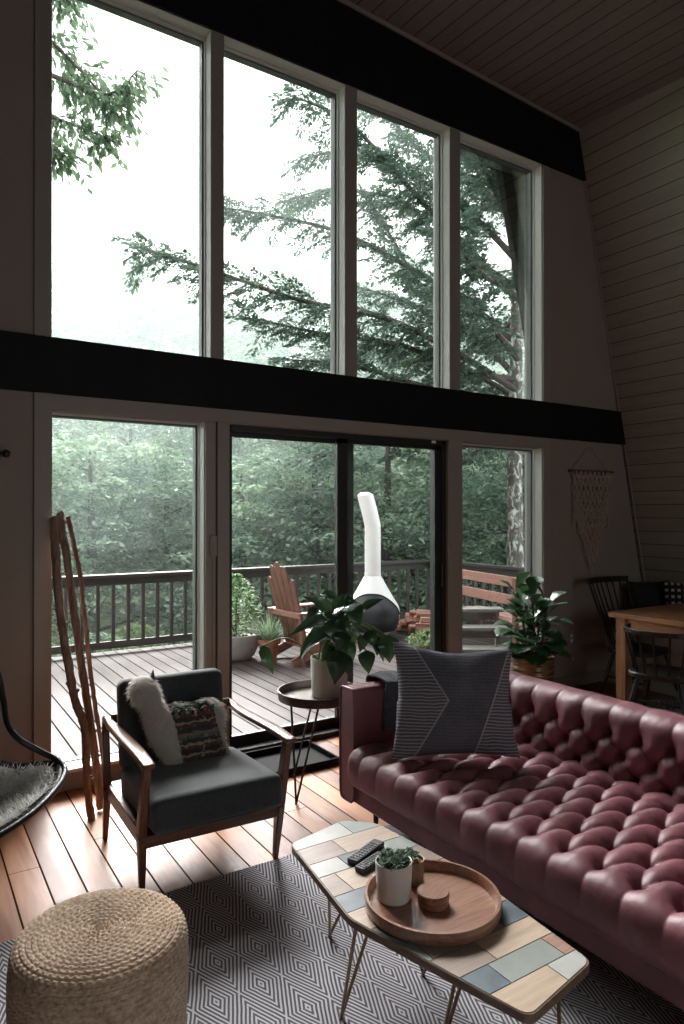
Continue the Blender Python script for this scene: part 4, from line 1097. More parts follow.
leafy_thing('leaves', pp_, mb, m_leaf, PO); leafy_thing('stems', pp_, ms, m_stem, PO)
# fiddle plant behind the sofa
FO = Vector((3.95, 3.52, 0))
fp_ = empty('potted_fiddle_leaf', FO, 0, 'bushy broad-leaved green plant in a ribbed brass pot behind the sofa', 'potted plant')
def brasspot():
    t = NT('ribbed_brass'); v = t.coord(); f = t.noise(v, 7, 3)
    t.set(Base_Color=t.ramp(f, [(.3, (.16, .10, .07)), (.7, (.34, .24, .16))]), Metallic=.85, Roughness=.32); t.bump(t.noise(v, 25, 2), .2, .01); return t.m
prof = [(0, 0), (.150, 0)]+[(.158+.0045*math.sin(i*PI/3)*(1), .01+.48*i/72) for i in range(73)]+[(.166, .495), (.160, .50), (.152, .495), (.150, .46), (0, .46)]
mb = MB(); mb.lathe(prof, 64); obj('pot', mb, brasspot(), fp_, ang=60)
mb = MB(); mb.lathe([(0, .468), (.1495, .462)], 24); obj('soil', mb, m_soil, fp_)
mb = MB(); ms = MB(); r_ = random.Random(12)
for sidx in range(7):
    a0 = sidx*.9+.3; top = FO+Vector((.11*math.cos(a0), .11*math.sin(a0), .80+.2*((sidx*37) % 5)/5)); root = FO+Vector((.04*math.cos(a0), .04*math.sin(a0), .46))
    P = catmull([root, root.lerp(top, .5)+Vector((.02, 0, 0)), top], 6); ms.tube(P, [.008]*len(P), 8)
    for k in range(10):
        u = .12+.88*k/9; p = root.lerp(top, u); a = a0+k*2.4+r_.uniform(-.3, .3); el = .05+.9*u*u+r_.uniform(-.15, .15)
        L = .215*(1.05-.30*u)*r_.uniform(.85, 1.15); d = Vector((math.cos(a)*math.cos(el), math.sin(a)*math.cos(el), math.sin(el)))
        q = p+d*.035
        tip = q+d*L
        if tip.y > WY-.03: tip.y = WY-.03
        ms.tube([p, q], [.004, .003], 5); leaf(mb, q, tip, L*.78, Vector((0, 0, 1))-d*.3, .10, 'fiddle', .22, curl=.16)
leafy_thing('leaves', fp_, mb, m_fiddle, FO); leafy_thing('stems', fp_, ms, plain('woody_stem', (.10, .07, .04), .8), FO)

# ------------------------------------------------------------------ deck outside
DZ = -.1
mb = MB(); mb.b2(-3.2, 7.12, OUT, 8.44, DZ-.04, DZ); o = struct('floor_deck', mb, m_deck, smooth=False)
mb = MB(); mb.b2(-3.2, 7.12, 8.40, 8.47, DZ-.34, DZ-.001); mb.b2(7.08, 7.15, OUT, 8.47, DZ-.34, DZ-.001); struct('trim_10', mb, m_rail, smooth=False)
RY, RX = 8.33, 7.03
rl = empty('deck_railing', (RX, RY, DZ), 0, 'dark stained wooden railing with square balusters around the deck', 'railing')
def rel(mb): mb.v = [tuple(Vector(p)-Vector((RX, RY, DZ))) for p in mb.v]; return mb
mb = MB(); mb.b2(-3.0, RX+.07, RY-.07, RY+.07, .80, .84); mb.b2(-3.0, RX, RY-.02, RY+.02, .71, .80); obj('top_rail', rel(mb), m_rail, rl, smooth=False, bevel=.004)
mb = MB(); mb.b2(RX-.07, RX+.07, 4.4, RY+.07, .80, .84); mb.b2(RX-.02, RX+.02, 4.4, RY, .71, .80); obj('top_rail', rel(mb), m_rail, rl, smooth=False, bevel=.004)
mb = MB(); mb.b2(-3.0, RX, RY-.02, RY+.02, -.04, .045); obj('bottom_rail', rel(mb), m_rail, rl, smooth=False)
mb = MB(); mb.b2(RX-.02, RX+.02, 4.4, RY, -.04, .045); obj('bottom_rail', rel(mb), m_rail, rl, smooth=False)
src = None
def bal(x, y):
    global src
    if src is None: mb = MB(); mb.b2(-.019, .019, -.019, .019, .045-DZ, .71-DZ); src = obj('baluster', mb, m_rail, rl, smooth=False); o = src
    else: o = src.copy(); COL.objects.link(o); o.parent = rl
    o.location = (x-RX, y-RY, 0)
x = -.9
while x < RX-.1:
    bal(x, RY); x += .178
y = 4.5
while y < RY-.1:
    bal(RX, y); y += .178
for x, y in ((RX, RY), (-.98, RY), (-2.95, RY), (RX, 6.4), (RX, 4.5)):
    mb = MB(); mb.b2(x-.045, x+.045, y-.045, y+.045, DZ, .80); obj('post', rel(mb), m_rail, rl, smooth=False)

# adirondack chair: local +x is the way the sitter faces
ad = empty('adirondack_chair', (3.56, 6.78, DZ), R(4), 'reddish cedar adirondack chair on the deck with its fan-shaped slatted back', 'chair')
for s in (-1, 1):
    mb = MB(); mb.bar((-.02, s*.27, .03), (.78, s*.27, .33), .022, .10); obj('seat_stringer', mb, m_cedarx, ad, bevel=.003)
    mb = MB(); mb.bar((.72, s*.30, 0), (.72, s*.30, .56), .09, .024, (1, 0, 0)); obj('front_leg', mb, m_cedar, ad, bevel=.003)
    mb = MB(); mb.bar((.10, s*.30, 0), (.06, s*.30, .56), .07, .024, (1, 0, 0)); obj('rear_post', mb, m_cedar, ad, bevel=.003)
    mb = MB(); mb.prism([(.02, s*.25), (.84, s*.25), (.88, s*.30), (.84, s*.39), (.50, s*.40), (.02, s*.34)], .56, .58); obj('arm', mb, m_cedarx, ad, bevel=.003)
for k in range(7):
    x = .74-.085*k; z = .345-.032*k; mb = MB(); mb.box((x, 0, z+.03), (.075, .56, .02), Matrix.Rotation(R(-21), 3, 'Y')); obj('seat_slat', mb, m_cedarx, ad, bevel=.002)
for k in range(5):
    u = k-2; tz = 1.13-.045*u*u; a0 = Vector((.22, u*.095, .16)); d = Vector((-.235, u*.022, .80)).normalized(); L = (tz-.16)/d.z
    M_ = Matrix(((0, d.x, 0, a0.x), (1, 0, 0, a0.y), (0, d.z, 0, a0.z), (0, 0, 0, 1)))
    nx_ = Vector((d.z, 0, -d.x)).normalized(); sd = nx_.cross(d)*-1
    P = []; w0, w1 = .074, .090
    outl = [(-w0/2, 0), (w0/2, 0), (w1/2, L-.06), (w1*.36, L-.015), (0, L), (-w1*.36, L-.015), (-w1/2, L-.06)]
    V = [a0+Vector((0, 1, 0))*p[0]+d*p[1]+nx_*h for h in (-.01, .01) for p in outl]; n = 7
    mb = MB(); mb.add(V, [tuple(range(n))[::-1], tuple(range(n, 2*n))]+[(i, (i+1) % n, n+(i+1) % n, n+i) for i in range(n)]); obj('back_slat', mb, m_cedar, ad, bevel=.002)
mb = MB(); mb.box((.055, 0, .545), (.03, .66, .06)); obj('back_brace', mb, m_cedarx, ad, bevel=.003)

# stove
sv = empty('patio_fireplace', (5.36, 7.55, DZ), 0, 'white cone-hooded outdoor fireplace with bent flue and black mesh mouth on the deck', 'fireplace')
def arc_z(dt): return .10+.50*math.sqrt(max(0, 1-(abs(dt)/1.4)**2.6))
bp_ = [(.24, .055), (.31, .12), (.352, .22), (.362, .32), (.357, .385), (.338, .44), (.300, .50), (.240, .60), (.182, .70), (.135, .785), (.110, .825), (.108, .84)]
bodyP = [(p.x, p.z) for p in catmull([(a, 0, b) for a, b in bp_], 5)]
mb = MB(); mb.lathe(bodyP, 64); obj('hood', mb, m_white, sv, ang=60)
mb = MB(); mb.lathe([(.15, 0), (.15, .02), (.10, .05), (.26, .07)], 40); obj('pedestal', mb, m_blackmetal, sv)
ca = math.atan2(-7.55, -5.36)   # the mouth faces the house
mb = MB(); NT_ = 60
def mouth(u, v):
    a = ca-.05+(u-.5)*2*1.4; top_ = max(.10, arc_z((u-.5)*2*1.4)); z = .10+(top_-.10)*v
    r0 = bodyP[0][0]
    for (ra, za), (rb, zb) in zip(bodyP, bodyP[1:]):
        if za <= z <= zb: r0 = ra+(rb-ra)*(z-za)/(zb-za)
    r0 += .008
    return Vector((r0*math.cos(a), r0*math.sin(a), z))
mb.grid(mouth, NT_, 24)
def mesh_mat():
    t = NT('spark_screen'); v = t.coord(); x = t.xyz(v)
    f = t.noise(v, 6, 3); t.set(Base_Color=t.ramp(f, [(.3, (.018, .02, .024)), (.7, (.06, .065, .07))]), Roughness=.6, Metallic=.4); t.bump(t.noise(v, 200, 1), .6, .004); return t.m
obj('spark_screen', mb, mesh_mat(), sv, ang=60)
mb = MB(); mb.tube([mouth(k/50, 1)*1.004 for k in range(2, 49)], .010, 6); obj('mouth_rim', mb, m_blackmetal, sv)
dl = -RT
mb = MB(); fl = [(0, 0, .83), (0, 0, 1.50), Vector((0, 0, 1.52))+dl*.004, Vector((0, 0, 1.72))+dl*.05, Vector((0, 0, 1.90))+dl*.10]
mb.tube([Vector(p) for p in fl], [.108]*5, 32); mb.sphere(Vector((0, 0, 1.90))+dl*.10, (.108, .108, .055), 8, 28); mb.lathe([(.110, .83), (.112, .845), (.110, .86)], 32); mb.lathe([(.109, 1.49), (.1115, 1.5), (.109, 1.51)], 32)
obj('flue', mb, m_white, sv, ang=40)

# planters and small things on the deck
def blades(c, n, L, spread, w, seed, droop=.3):
    r_ = random.Random(seed); V = []
    for k in range(n):
        a = r_.uniform(0, 2*PI); e = spread*math.sqrt(r_.random()); l = L*r_.uniform(.55, 1); d = Vector((math.cos(a)*math.sin(e), math.sin(a)*math.sin(e), math.cos(e)))
        s = Vector((-math.sin(a), math.cos(a), 0))*w; p = Vector(c)+Vector((math.cos(a), math.sin(a), 0))*r_.uniform(0, .07)
        q = p+d*l*.55; t = p+d*l+Vector((d.x, d.y, 0))*droop*l*.5-Vector((0, 0, 1))*droop*l*e*.4
        V += [p-s, p+s, q+s, q-s, q-s, q+s, t+s*.15, t-s*.15]
    return [tuple(v) for v in V]
def leafballs(n, fn, size, seed, asp=.45, up=.6):
    """n small leaves at points given by fn(rng)"""
    r_ = np.random.default_rng(seed); C = fn(r_, n)
    a = r_.uniform(0, 2*PI, n); tz = r_.normal(0, .45, n)
    d = np.stack([np.cos(a), np.sin(a), tz], 1); d /= np.linalg.norm(d, axis=1)[:, None]
    nn_ = r_.normal(0, 1, (n, 3)); nn_[:, 2] = np.abs(nn_[:, 2])+up*2.2; s = np.cross(nn_, d); s /= np.linalg.norm(s, axis=1)[:, None]+1e-9
    L = size*r_.uniform(.6, 1.3, n)[:, None]
    return np.stack([C-d*L*.5, C+s*L*asp*.5-d*L*.05, C+d*L*.5, C-s*L*asp*.5-d*L*.05], 1).reshape(-1, 3)
pb = empty('round_planter', (3.22, 7.25, DZ), 0, 'big pale round planter holding a leafy bright shrub beside the sliding door frame', 'potted plant')
mb = MB(); mb.lathe([(0, 0), (.16, 0), (.22, .05), (.29, .20), (.31, .27), (.315, .30), (.29, .30), (.28, .25), (0, .25)], 48); obj('pot', mb, plain('weathered_stone', (.40, .40, .38), .8, var=.15, scale=10, bump=.3), pb, ang=40)
def shrubfn(h, r, z0=.25):
    def fn(g, n):
        u = g.random(n)**.6; a = g.uniform(0, 2*PI, n); z = g.random(n); rr = r*np.sin(PI*np.clip(z*.8+.15, 0, 1))*u
        return np.stack([rr*np.cos(a), rr*np.sin(a), z0+z*h], 1)
    return fn
fast_quads('foliage', leafballs(1700, shrubfn(.72, .33), .055, 3), m_shrub, pb)
mb = MB(); mb.tube([(0, 0, .24), (.02, 0, .8)], [.014, .006], 6); mb.tube([(0, 0, .24), (-.12, .05, .75)], [.010, .005], 6); obj('stem', mb, m_bark, pb)
tp = empty('terracotta_pot', (3.50, 6.96, DZ), 0, 'terracotta pot with spiky silver-green grass beside the adirondack chair', 'potted plant')
m_terra = plain('terracotta', (.36, .145, .085), .8, var=.12, scale=9)
mb = MB(); mb.lathe([(0, 0), (.085, 0), (.115, .20), (.135, .20), (.140, .25), (.128, .25), (.122, .21), (0, .21)], 40); obj('pot', mb, m_terra, tp, ang=40)
m_grass = leafmat('lavender_leaf', (.12, .20, .12), (.32, .44, .30), .7, .3)
fast_quads('foliage', blades((0, 0, .20), 260, .42, 1.0, .0045, 4), m_grass, tp)
mb = MB(); r_ = random.Random(2)
def log(name, p, ang, L, r, lab):
    mb = MB(); q = 12; P = [(math.cos(2*PI*k/q)*r*(1+.12*math.sin(k*2.3)), math.sin(2*PI*k/q)*r*(1+.1*math.cos(k*1.7))) for k in range(8)]+[(0, -r*.2)]
    mb.prism(P, -L/2, L/2, 0, Matrix.Rotation(R(90), 4, 'Y')); o = obj('firewood_log', mb, m_log, loc=p, bevel=.004, smooth=False); o.rotation_euler = (r_.uniform(0, 6), r_.uniform(-.06, .06), ang)
    return setp(o, lab, 'log', 'split firewood logs on the deck')
m_log = wood('split_log', (.52, .30, .22), (.20, .11, .08), 'x', 1.2, .8, .5)
k = 0
for row, (cnt, z) in enumerate(((6, .05), (5, .13), (4, .21), (2, .29))):
    for j in range(cnt):
        log('firewood_log', (5.95+.03*row+r_.uniform(-.06, .06)+.02*j, 6.98+.13*j+.06*row, DZ+z+.012), R(-28+r_.uniform(-14, 14)), .42+r_.uniform(-.05, .05), .052, 'split firewood log in the small pile right of the outdoor fireplace')
fx = empty('flowering_clump', (5.05, 6.02, DZ), 0, 'low clump of green and rust leaves in a pot behind the sofa pillow outside', 'potted plant')
mb = MB(); mb.lathe([(0, 0), (.13, 0), (.16, .14), (.15, .14), (.14, .11), (0, .11)], 32); obj('pot', mb, m_terra, fx)
fast_quads('foliage', leafballs(700, shrubfn(.22, .26, .12), .06, 8), [m_shrub, leafmat('rust_leaf', (.25, .10, .05), (.42, .22, .12), .6, .3)], fx, mi=[0 if q % 4 else 1 for q in range(700)])
ln_ = empty('lantern_post', (5.66, 6.30, DZ), 0, 'slim black post with lantern box standing beside the firewood', 'lantern')
mb = MB(); mb.lathe([(.09, 0), (.09, .015), (.012, .03), (.011, .95)], 16); obj('pole', mb, m_blackmetal, ln_)
mb = MB(); mb.b2(-.07, .07, -.07, .07, .36, .62); mb.b2(-.085, .085, -.085, .085, .62, .64); mb.b2(-.085, .085, -.085, .085, .345, .36); obj('lantern_box', mb, m_blackmetal, ln_, bevel=.004)
# cedar bench and weathered steps by the right window
cb = empty('cedar_bench', (5.95, 6.0, DZ), 0, 'red-brown cedar slatted bench beyond the right lower window', 'bench')
dv = Vector((math.sin(R(13.3)), math.cos(R(13.3)), 0)); sv_ = Vector((dv.y, -dv.x, 0))
for z, off in ((.885, .0), (.68, -.01)):
    mb = MB(); mb.bar(Vector((0, 0, z))-dv*.75+sv_*off, Vector((0, 0, z))+dv*.95+sv_*off, .03, .115); obj('back_board', mb, m_cedarx, cb, bevel=.003)
for off in (.12, .26, .40):
    mb = MB(); mb.bar(Vector((0, 0, .40))-dv*.75+sv_*off, Vector((0, 0, .40))+dv*.95+sv_*off, .12, .03); obj('seat_board', mb, m_cedarx, cb, bevel=.003)
for e in (-.66, .86):
    mb = MB(); mb.bar(dv*e-sv_*.04, dv*e-sv_*.04+Vector((0, 0, .94)), .05, .05); obj('post', mb, m_cedar, cb); mb = MB(); mb.bar(dv*e+sv_*.42, dv*e+sv_*.42+Vector((0, 0, .385)), .05, .05); obj('leg', mb, m_cedar, cb)
m_grey = wood('weathered_grey', (.30, .29, .27), (.16, .155, .15), 'x', 1.2, .7, .3)
st_ = empty('planter_steps', (5.52, 5.62, DZ), R(-32.8), 'weathered grey tiered plank stand on the deck outside the right window', 'plant stand')
for k, (yy, z) in enumerate(((0, .12), (.24, .32), (.48, .50))):
    mb = MB(); mb.b2(-.32, .32, yy-.12, yy+.12, z, z+.035); mb.b2(-.30, .30, yy+.09, yy+.11, z-.12, z); obj('tread', mb, m_grey, st_, bevel=.003)
for x in (-.27, .27):
    mb = MB(); mb.b2(x-.02, x+.02, .50, .56, 0, .5); mb.b2(x-.02, x+.02, -.10, -.04, 0, .12); mb.b2(x-.02, x+.02, .20, .26, 0, .32); obj('side_frame', mb, m_grey, st_)
vt = empty('leafy_sapling', (4.47, 5.05, DZ), 0, 'slender bright green leafy plant just outside the right lower window', 'potted plant')
mb = MB(); mb.lathe([(0, 0), (.10, 0), (.13, .18), (.12, .18), (.115, .15), (0, .15)], 32); obj('pot', mb, m_terra, vt)
mb = MB(); mb.tube([(0, 0, .14), (.01, 0, .5), (-.01, .01, .85)], [.008, .006, .003], 6); obj('stem', mb, m_stem, vt)
fast_quads('foliage', leafballs(240, shrubfn(.66, .09, .2), .05, 9), m_shrub, vt)

# ------------------------------------------------------------------ forest
GZ = -1.3
def ground():
    t = NT('forest_floor'); g = t.n('ShaderNodeNewGeometry').outputs['Position']; f = t.noise(g, 1.4, 5, .6); h = t.noise(g, 12, 4, .7)
    t.set(Base_Color=t.ramp(t.math('ADD', t.math('MULTIPLY', f, .6), t.math('MULTIPLY', h, .4)), [(.32, (.10, .09, .06)), (.46, (.20, .25, .11)), (.60, (.36, .43, .22))]), Roughness=.95); t.bump(h, 1, .1); return t.m
mb = MB()
def gz(x, y): return GZ+max(0, (y-11))*.05+.25*mnoise.noise(Vector((x*.15, y*.15, 0)))
mb.grid(lambda u, v: Vector((-35+u*100, 4.6+v*65, gz(-35+u*100, 4.6+v*65))), 60, 60); struct('ground', mb, ground())
def layered(g, n, h, r, z0, nl, cr, flat=.07, cone=.5):
    """leaf centres arranged in nl flat sprays of radius cr inside a crown"""
    zc = g.random(nl); rad = r*(1-cone*zc)*np.sqrt(g.random(nl)); a = g.uniform(0, 2*PI, nl)
    cc = np.stack([rad*np.cos(a), rad*np.sin(a), z0+zc*h], 1); k = g.integers(0, nl, n)
    e = g.normal(0, 1, (n, 3))*np.array([cr*.5, cr*.5, cr*flat]); dist = np.hypot(e[:, 0], e[:, 1]); e[:, 2] -= dist*dist*.35/cr*1.0
    return cc[k]+e
def tree(x, y, h, r, z0, n, size, mat, label, seed, group='trees in the misty woods', name='forest_tree', trunk=.13, nl=None, cone=.55, cr=None):
    g = np.random.default_rng(seed); b = gz(x, y); t = empty(name, (x, y, b), 0, label, 'tree', group)
    C = layered(g, n, h-z0, r, z0, nl or int(n/110), cr or .55*(size/.14)**.5, cone=cone)
    q = leafballs(n, lambda gg, nn_: C, size, seed+1, .5, .5)
    fast_quads('crown', q, mat, t)
    mb = MB(); lean_ = g.normal(0, .02, 2); mb.tube([(0, 0, -.2), (lean_[0]*h*.5, lean_[1]*h*.5, h*.5), (lean_[0]*h, lean_[1]*h, h*.95)], [trunk, trunk*.7, trunk*.15], 8)
    r3 = random.Random(seed)
    for k in range(9):
        zz = h*(.15+.8*k/9); a = r3.uniform(0, 2*PI); L = r*(1-cone*k/9)*.9; p = Vector((lean_[0]*zz, lean_[1]*zz, zz)); d = Vector((math.cos(a), math.sin(a), .12))
        mb.tube([p, p+d*L*.5+Vector((0, 0, .1)), p+d*L], [trunk*.28, trunk*.18, trunk*.05], 5)
    obj('trunk', mb, m_bark, t); return t
g0 = random.Random(21); idx = 0
lab_n = 'one of the leafy green trees standing in mist just beyond the deck railing'; lab_f = 'one of the tall pale trees fading into mist far behind the deck'
# rows fanning across the view: depth, photo x, height
row1 = [(12.5, -90), (13.5, 15), (12.6, 95), (13.8, 170), (12.8, 245), (13.6, 315), (12.6, 385), (13.4, 455), (13.8, 525), (12.8, 600), (14, 690)]
row2 = [(17, -60), (18, 40), (17, 130), (18.5, 210), (17.5, 290), (18, 370), (17.5, 440), (18.5, 510), (17.5, 580)]
row3 = [(24, -70), (25, 20), (24, 95), (26, 160), (25, 230), (24, 300), (26, 365), (25, 430), (24, 500), (26, 570), (25, 640)]
row4 = [(32, -80), (33, -10), (32, 45), (34, 100), (32, 150), (33, 205), (32, 255), (34, 310), (32, 360), (33, 415), (32, 470), (33, 530)]
def atxy(px, dep): p = at(px, 512, dep); return p.x, p.y
for dep, px in row1:
    idx += 1; x, y = atxy(px, dep); tree(x, y, g0.uniform(3.6, 4.5)+(.8 if px > 300 else 0), 1.7, .9, 12500, .125, [m_tree1, m_tree2][idx % 2], lab_n, 100+idx, 'near trees beyond the railing', cone=.35, cr=.5)
for dep, px in row2:
    idx += 1; x, y = atxy(px, dep); tree(x, y, g0.uniform(5.2, 6.4), 2.3, .8, 11000, .15, [m_tree2, m_tree1][idx % 2], lab_n, 100+idx, 'near trees beyond the railing', cone=.4, cr=.7)
for dep, px in row3:
    idx += 1; x, y = atxy(px, dep); tree(x, y, g0.uniform(7.6, 9.6)+(1.5 if px < 60 else 0), 3.0, 1.0, 9000, .26, m_tree1, lab_f, 100+idx, 'far trees in mist', cone=.45, cr=.9)
for dep, px in row4:
    idx += 1; x, y = atxy(px, dep); tree(x, y, g0.uniform(11.5, 15.5), 3.2, 1.5, 9000, .34, m_tree1, lab_f, 100+idx, 'far trees in mist', cone=.6, cr=1.1)
# undergrowth seen between the balusters
for k in range(16):
    px = -40+k*44; dep = 9.6+1.2*(k % 3); x, y = atxy(px, dep)
    if y < 9.2: y = 9.2
    if x > 7.4 or y > 9.1:
        b = gz(x, y); u = empty('understory_bush', (x, y, b), 0, 'low bright green bush growing below the deck behind the balusters', 'bush', 'understory bushes')
        fast_quads('foliage', leafballs(2600, shrubfn(1.05, 1.0, .0), .085, 300+k), [m_fern, m_tree2][k % 2], u)
        mb = MB(); mb.tube([(0, 0, -.1), (.05, 0, .8)], [.03, .01], 6); obj('stem', mb, m_bark, u)
# lichen-covered hemlock with long limbs, right of the deck
HX, HY = 8.62, 8.05; HD = (Vector((HX, HY, 1.5))-EYE).dot(FW)
hb = empty('hemlock_tree', (HX, HY, gz(HX, HY)), 0, 'tall hemlock with lichen-spotted trunk and long sweeping limbs filling the upper right windows', 'tree')
HO = Vector((HX, HY, gz(HX, HY)))
mb = MB(); mb.tube([(0, 0, -.2), (.03, 0, 1.5), (.0, 0, 3.5), (.05, 0, 6), (.1, .05, 9.5)], [.17, .145, .125, .10, .05], 16); obj('trunk', mb, m_lichen, hb)
limbs = [  # start y px on trunk, then (px, py, depth offset)
 [(519, 392, 0), (455, 352, -.6), (385, 318, -1.0), (300, 300, -1.3), (205, 268, -1.5), (140, 248, -1.6)],
 [(519, 380, 0), (470, 372, -.3), (400, 345, -.6), (330, 335, -.9), (250, 318, -1.1)],
 [(519, 345, 0), (470, 305, .4), (410, 268, .8), (340, 232, 1.0), (262, 214, 1.2), (226, 208, 1.2)],
 [(518, 300, 0), (470, 250, -.3), (425, 205, -.5), (390, 165, -.7), (345, 120, -.9), (290, 95, -1.0)],
 [(518, 262, 0), (490, 232, .3), (460, 205, .6), (420, 180, .8), (360, 150, 1.1), (300, 160, 1.4)],
 [(519, 405, 0), (495, 385, .5), (440, 360, 1.0), (380, 350, 1.5), (320, 352, 1.9)],
 [(518, 230, 0), (480, 165, 0), (440, 120, .2), (395, 85, .3), (345, 60, .4)],
 [(518, 200, 0), (500, 160, .5), (470, 110, .9), (430, 70, 1.2)],
 [(519, 330, 0), (540, 290, .5), (565, 250, .9)], [(519, 420, 0), (490, 440, -.5), (455, 470, -.9), (425, 505, -1.1)], [(519, 430, 0), (480, 428, .6), (440, 436, 1.0), (400, 446, 1.3)],
 [(519, 310, 0), (500, 330, .8), (450, 325, 1.4), (400, 300, 1.9), (350, 285, 2.2)], [(519, 240, 0), (505, 190, -.5), (480, 150, -1.0), (455, 130, -1.4)],
 [(519, 380, 0), (480, 340, .9), (430, 300, 1.6), (390, 235, 2.2), (370, 200, 2.5)], [(518, 290, 0), (490, 270, .9), (440, 240, 1.7), (400, 200, 2.3), (330, 190, 2.8), (290, 200, 3.0)],
 [(519, 250, 0), (540, 210, .3), (560, 180, .5)], [(518, 220, 0), (500, 200, 1.0), (470, 180, 1.8), (420, 150, 2.6), (380, 110, 3.0), (330, 85, 3.3)], [(519, 415, 0), (470, 395, -.5), (420, 385, -.9), (350, 365, -1.2), (290, 360, -1.4)],
 [(519, 360, 0), (495, 330, -.9), (470, 300, -1.5), (450, 290, -1.9)], [(518, 280, 0), (500, 285, -.8), (470, 262, -1.4), (455, 230, -1.8)]]
g = np.random.default_rng(5); LQ = []; mbL = MB()
for L in limbs:
    P = catmull([at(px, py, HD+d)-HO for px, py, d in L], 10); n = len(P)
    mbL.tube(P, [.050*(1-i/n)**.8+.009 for i in range(n)], 7)
    r_ = random.Random(n*7+int(L[1][0]))
    tot = sum((b-a).length for a, b in zip(P, P[1:])); nt = int(tot*17)
    for k in range(nt):
        u = .16+.84*(k+r_.random())/nt; i = min(int(u*(n-1)), n-2); p = P[i].lerp(P[i+1], u*(n-1)-i); ax = (P[i+1]-P[i]).normalized()
        side = 1 if k % 2 else -1; sd = ax.cross(Vector((0, 0, 1))).normalized()*side
        L2 = r_.uniform(.35, .85)*(1.1-.45*u); d = (ax*.55+sd*r_.uniform(.2, 1)+Vector((0, 0, r_.uniform(-.75, .5)))).normalized()
        q = p+d*L2+Vector((0, 0, -.22*L2)); m_ = p.lerp(q, .5)+Vector((0, 0, .06*L2)); mbL.tube([p, m_, q], [.007, .005, .002], 4)
        nn_ = int(120*L2/.6); t = g.random(nn_); A = np.array([tuple(p.lerp(m_, min(2*x, 1)) if x < .5 else m_.lerp(q, 2*x-1)) for x in t])
        # twiglets: leaves fan off the twig in a drooping flat spray
        side2 = np.array(tuple(d.cross(Vector((0, 0, 1))).normalized())); w = g.normal(0, .085, nn_)*(1.15-t)
        C = A+side2*w[:, None]+np.array(tuple(d))*np.abs(w)[:, None]*.6; C[:, 2] -= np.abs(w)*.5-g.normal(0, .008, nn_)
        dd = np.array(tuple(d))*.8+side2*np.sign(w)[:, None]*.8+g.normal(0, .25, (nn_, 3)); dd[:, 2] -= .25; dd /= np.linalg.norm(dd, axis=1)[:, None]
        N_ = g.normal(0, .5, (nn_, 3)); N_[:, 2] += 1; S_ = np.cross(N_, dd); S_ /= np.linalg.norm(S_, axis=1)[:, None]+1e-9
        l = g.uniform(.045, .095, nn_)[:, None]
        LQ.append(np.stack([C, C+dd*l*.5+S_*l*.22, C+dd*l, C+dd*l*.5-S_*l*.22], 1).reshape(-1, 3))
obj('limbs', mbL, m_bark, hb); fast_quads('needles', np.concatenate(LQ), m_hemlock, hb)
# maple bough hanging in at the upper left
MX, MY = -2.6, 7.4; MO_ = Vector((MX, MY, gz(MX, MY)))
mt_ = empty('maple_tree', MO_, 0, 'leafy bright green bough of a tree hanging into the top of the upper left window', 'tree')
mb = MB(); mb.tube([(0, 0, -.2), (.1, 0, 3), (.2, -.1, 6), (.3, 0, 9)], [.2, .17, .13, .06], 12)
g = np.random.default_rng(8); LQ = []
for L in ([(-150, 30, 6.6), (-40, 50, 6.6), (50, 75, 6.6), (105, 95, 6.6), (138, 70, 6.6)], [(-150, 60, 7.0), (-20, 90, 7), (60, 120, 7), (112, 140, 7)], [(-150, 0, 6.9), (0, 10, 6.9), (70, 60, 6.9), (120, 118, 6.9)], [(-120, 90, 6.5), (10, 130, 6.5), (62, 160, 6.5)], [(-150, -40, 6.6), (0, -30, 6.6), (70, 2, 6.6)]):
    P = catmull([Vector((.2, 0, 6.2))]+[at(*q)-MO_ for q in L], 10); n = len(P); mb.tube(P, [.05*(1-i/n)+.004 for i in range(n)], 6)
    r_ = random.Random(n+L[0][1])
    for k in range(70):
        u = .45+.55*(k+.5)/70; i = min(int(u*(n-1)), n-2); p = P[i]; d = Vector((r_.uniform(-.2, 1), r_.uniform(-1, 1), r_.uniform(-.7, .4))).normalized(); L2 = r_.uniform(.15, .42)
        q = p+d*L2-Vector((0, 0, .1*L2)); mb.tube([p, q], [.004, .002], 4); nn_ = 9
        C = np.array([tuple(p.lerp(q, t)) for t in g.random(nn_)])+g.normal(0, .04, (nn_, 3)); dd = np.array(tuple(d))*.7+g.normal(0, .4, (nn_, 3)); dd[:, 2] -= .6; dd /= np.linalg.norm(dd, axis=1)[:, None]
        N_ = g.normal(0, .6, (nn_, 3)); N_[:, 2] += 1; S_ = np.cross(N_, dd); S_ /= np.linalg.norm(S_, axis=1)[:, None]+1e-9; l = g.uniform(.07, .13, nn_)[:, None]
        LQ.append(np.stack([C, C+dd*l*.5+S_*l*.20, C+dd*l, C+dd*l*.5-S_*l*.20], 1).reshape(-1, 3))
obj('branches', mb, m_bark, mt_); fast_quads('foliage', np.concatenate(LQ), m_near, mt_)

# ------------------------------------------------------------------ mist
FOG = .042
t = bpy.data.materials.new('mist'); t.use_nodes = True; nt = t.node_tree; nt.nodes.clear()
o_ = nt.nodes.new('ShaderNodeOutputMaterial'); vs = nt.nodes.new('ShaderNodeVolumeScatter'); vs.inputs['Color'].default_value = (.35, .395, .385, 1); vs.inputs['Density'].default_value = FOG; vs.inputs['Anisotropy'].default_value = 0
nt.links.new(vs.outputs[0], o_.inputs['Volume'])
mb = MB(); mb.b2(-28, 60, 8.5, 60, -1.6, 17); mi_ = obj('mist', mb, t, smooth=False); mi_['kind'] = 'stuff'; setp(mi_, 'pale mist hanging among the trees beyond the deck', 'mist')

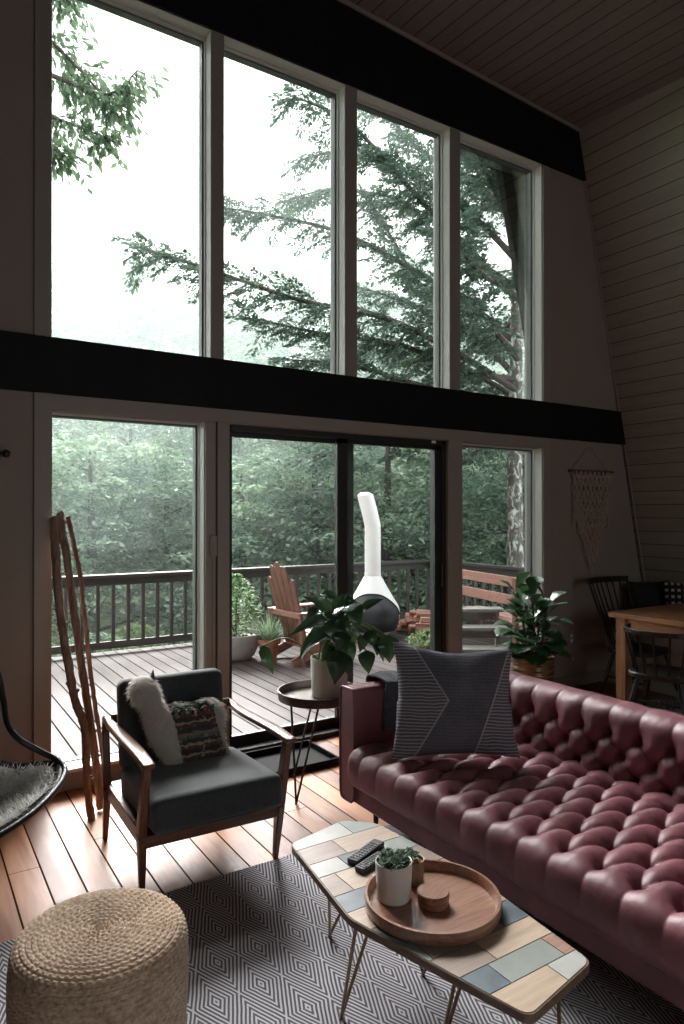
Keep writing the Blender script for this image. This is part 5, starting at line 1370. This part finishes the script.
# ------------------------------------------------------------------ light
w = bpy.data.worlds.new('overcast'); SC.world = w; w.use_nodes = True; nt = w.node_tree
bg = nt.nodes['Background']; tc = nt.nodes.new('ShaderNodeTexCoord'); sp = nt.nodes.new('ShaderNodeSeparateXYZ'); rp = nt.nodes.new('ShaderNodeValToRGB')
nt.links.new(tc.outputs['Generated'], sp.inputs[0]); nt.links.new(sp.outputs[2], rp.inputs[0]); nt.links.new(rp.outputs[0], bg.inputs[0])
e = rp.color_ramp.elements; e[0].position = 0; e[0].color = (.80, .86, .88, 1); e[1].position = .7; e[1].color = (1.0, 1.0, 1.03, 1)
bg.inputs[1].default_value = 1.5
for x0, x1, z0, z1, yp, rx in ((.70, 4.70, 2.55, 4.60, 4.30, -90), (.70, 4.70, .12, 2.1, 4.30, -90), (1.2, 3.9, .9, 3.3, -4.15, 90)):
    L = bpy.data.lights.new('daylight_portal', 'AREA'); L.shape = 'RECTANGLE'; L.size = x1-x0; L.size_y = z1-z0; L.cycles.is_portal = True
    o = bpy.data.objects.new('daylight_portal', L); COL.objects.link(o); o.location = ((x0+x1)/2, yp, (z0+z1)/2); o.rotation_euler = (R(rx), 0, 0)
sl = bpy.data.lights.new('bright_sky_sun', 'SUN'); sl.energy = 17; sl.angle = R(38); sl.color = (1, .985, .97)
so2 = bpy.data.objects.new('bright_sky_sun', sl); COL.objects.link(so2); sd_ = Vector((math.sin(R(18))*math.cos(R(38)), math.cos(R(18))*math.cos(R(38)), math.sin(R(38)))); so2.rotation_euler = sd_.to_track_quat('Z', 'Y').to_euler(); so2.location = (4, 12, 12)
SC.view_settings.view_transform = 'Standard'; SC.view_settings.look = 'None'; SC.view_settings.exposure = 1.0; SC.view_settings.gamma = 1; SC.view_settings.use_curve_mapping = False
cy_ = SC.cycles
cy_.use_denoising = True; cy_.max_bounces = 8; cy_.diffuse_bounces = 4; cy_.glossy_bounces = 3; cy_.transmission_bounces = 4; cy_.transparent_max_bounces = 12; cy_.volume_bounces = 1
cy_.sample_clamp_indirect = 4; cy_.caustics_reflective = False; cy_.caustics_refractive = False
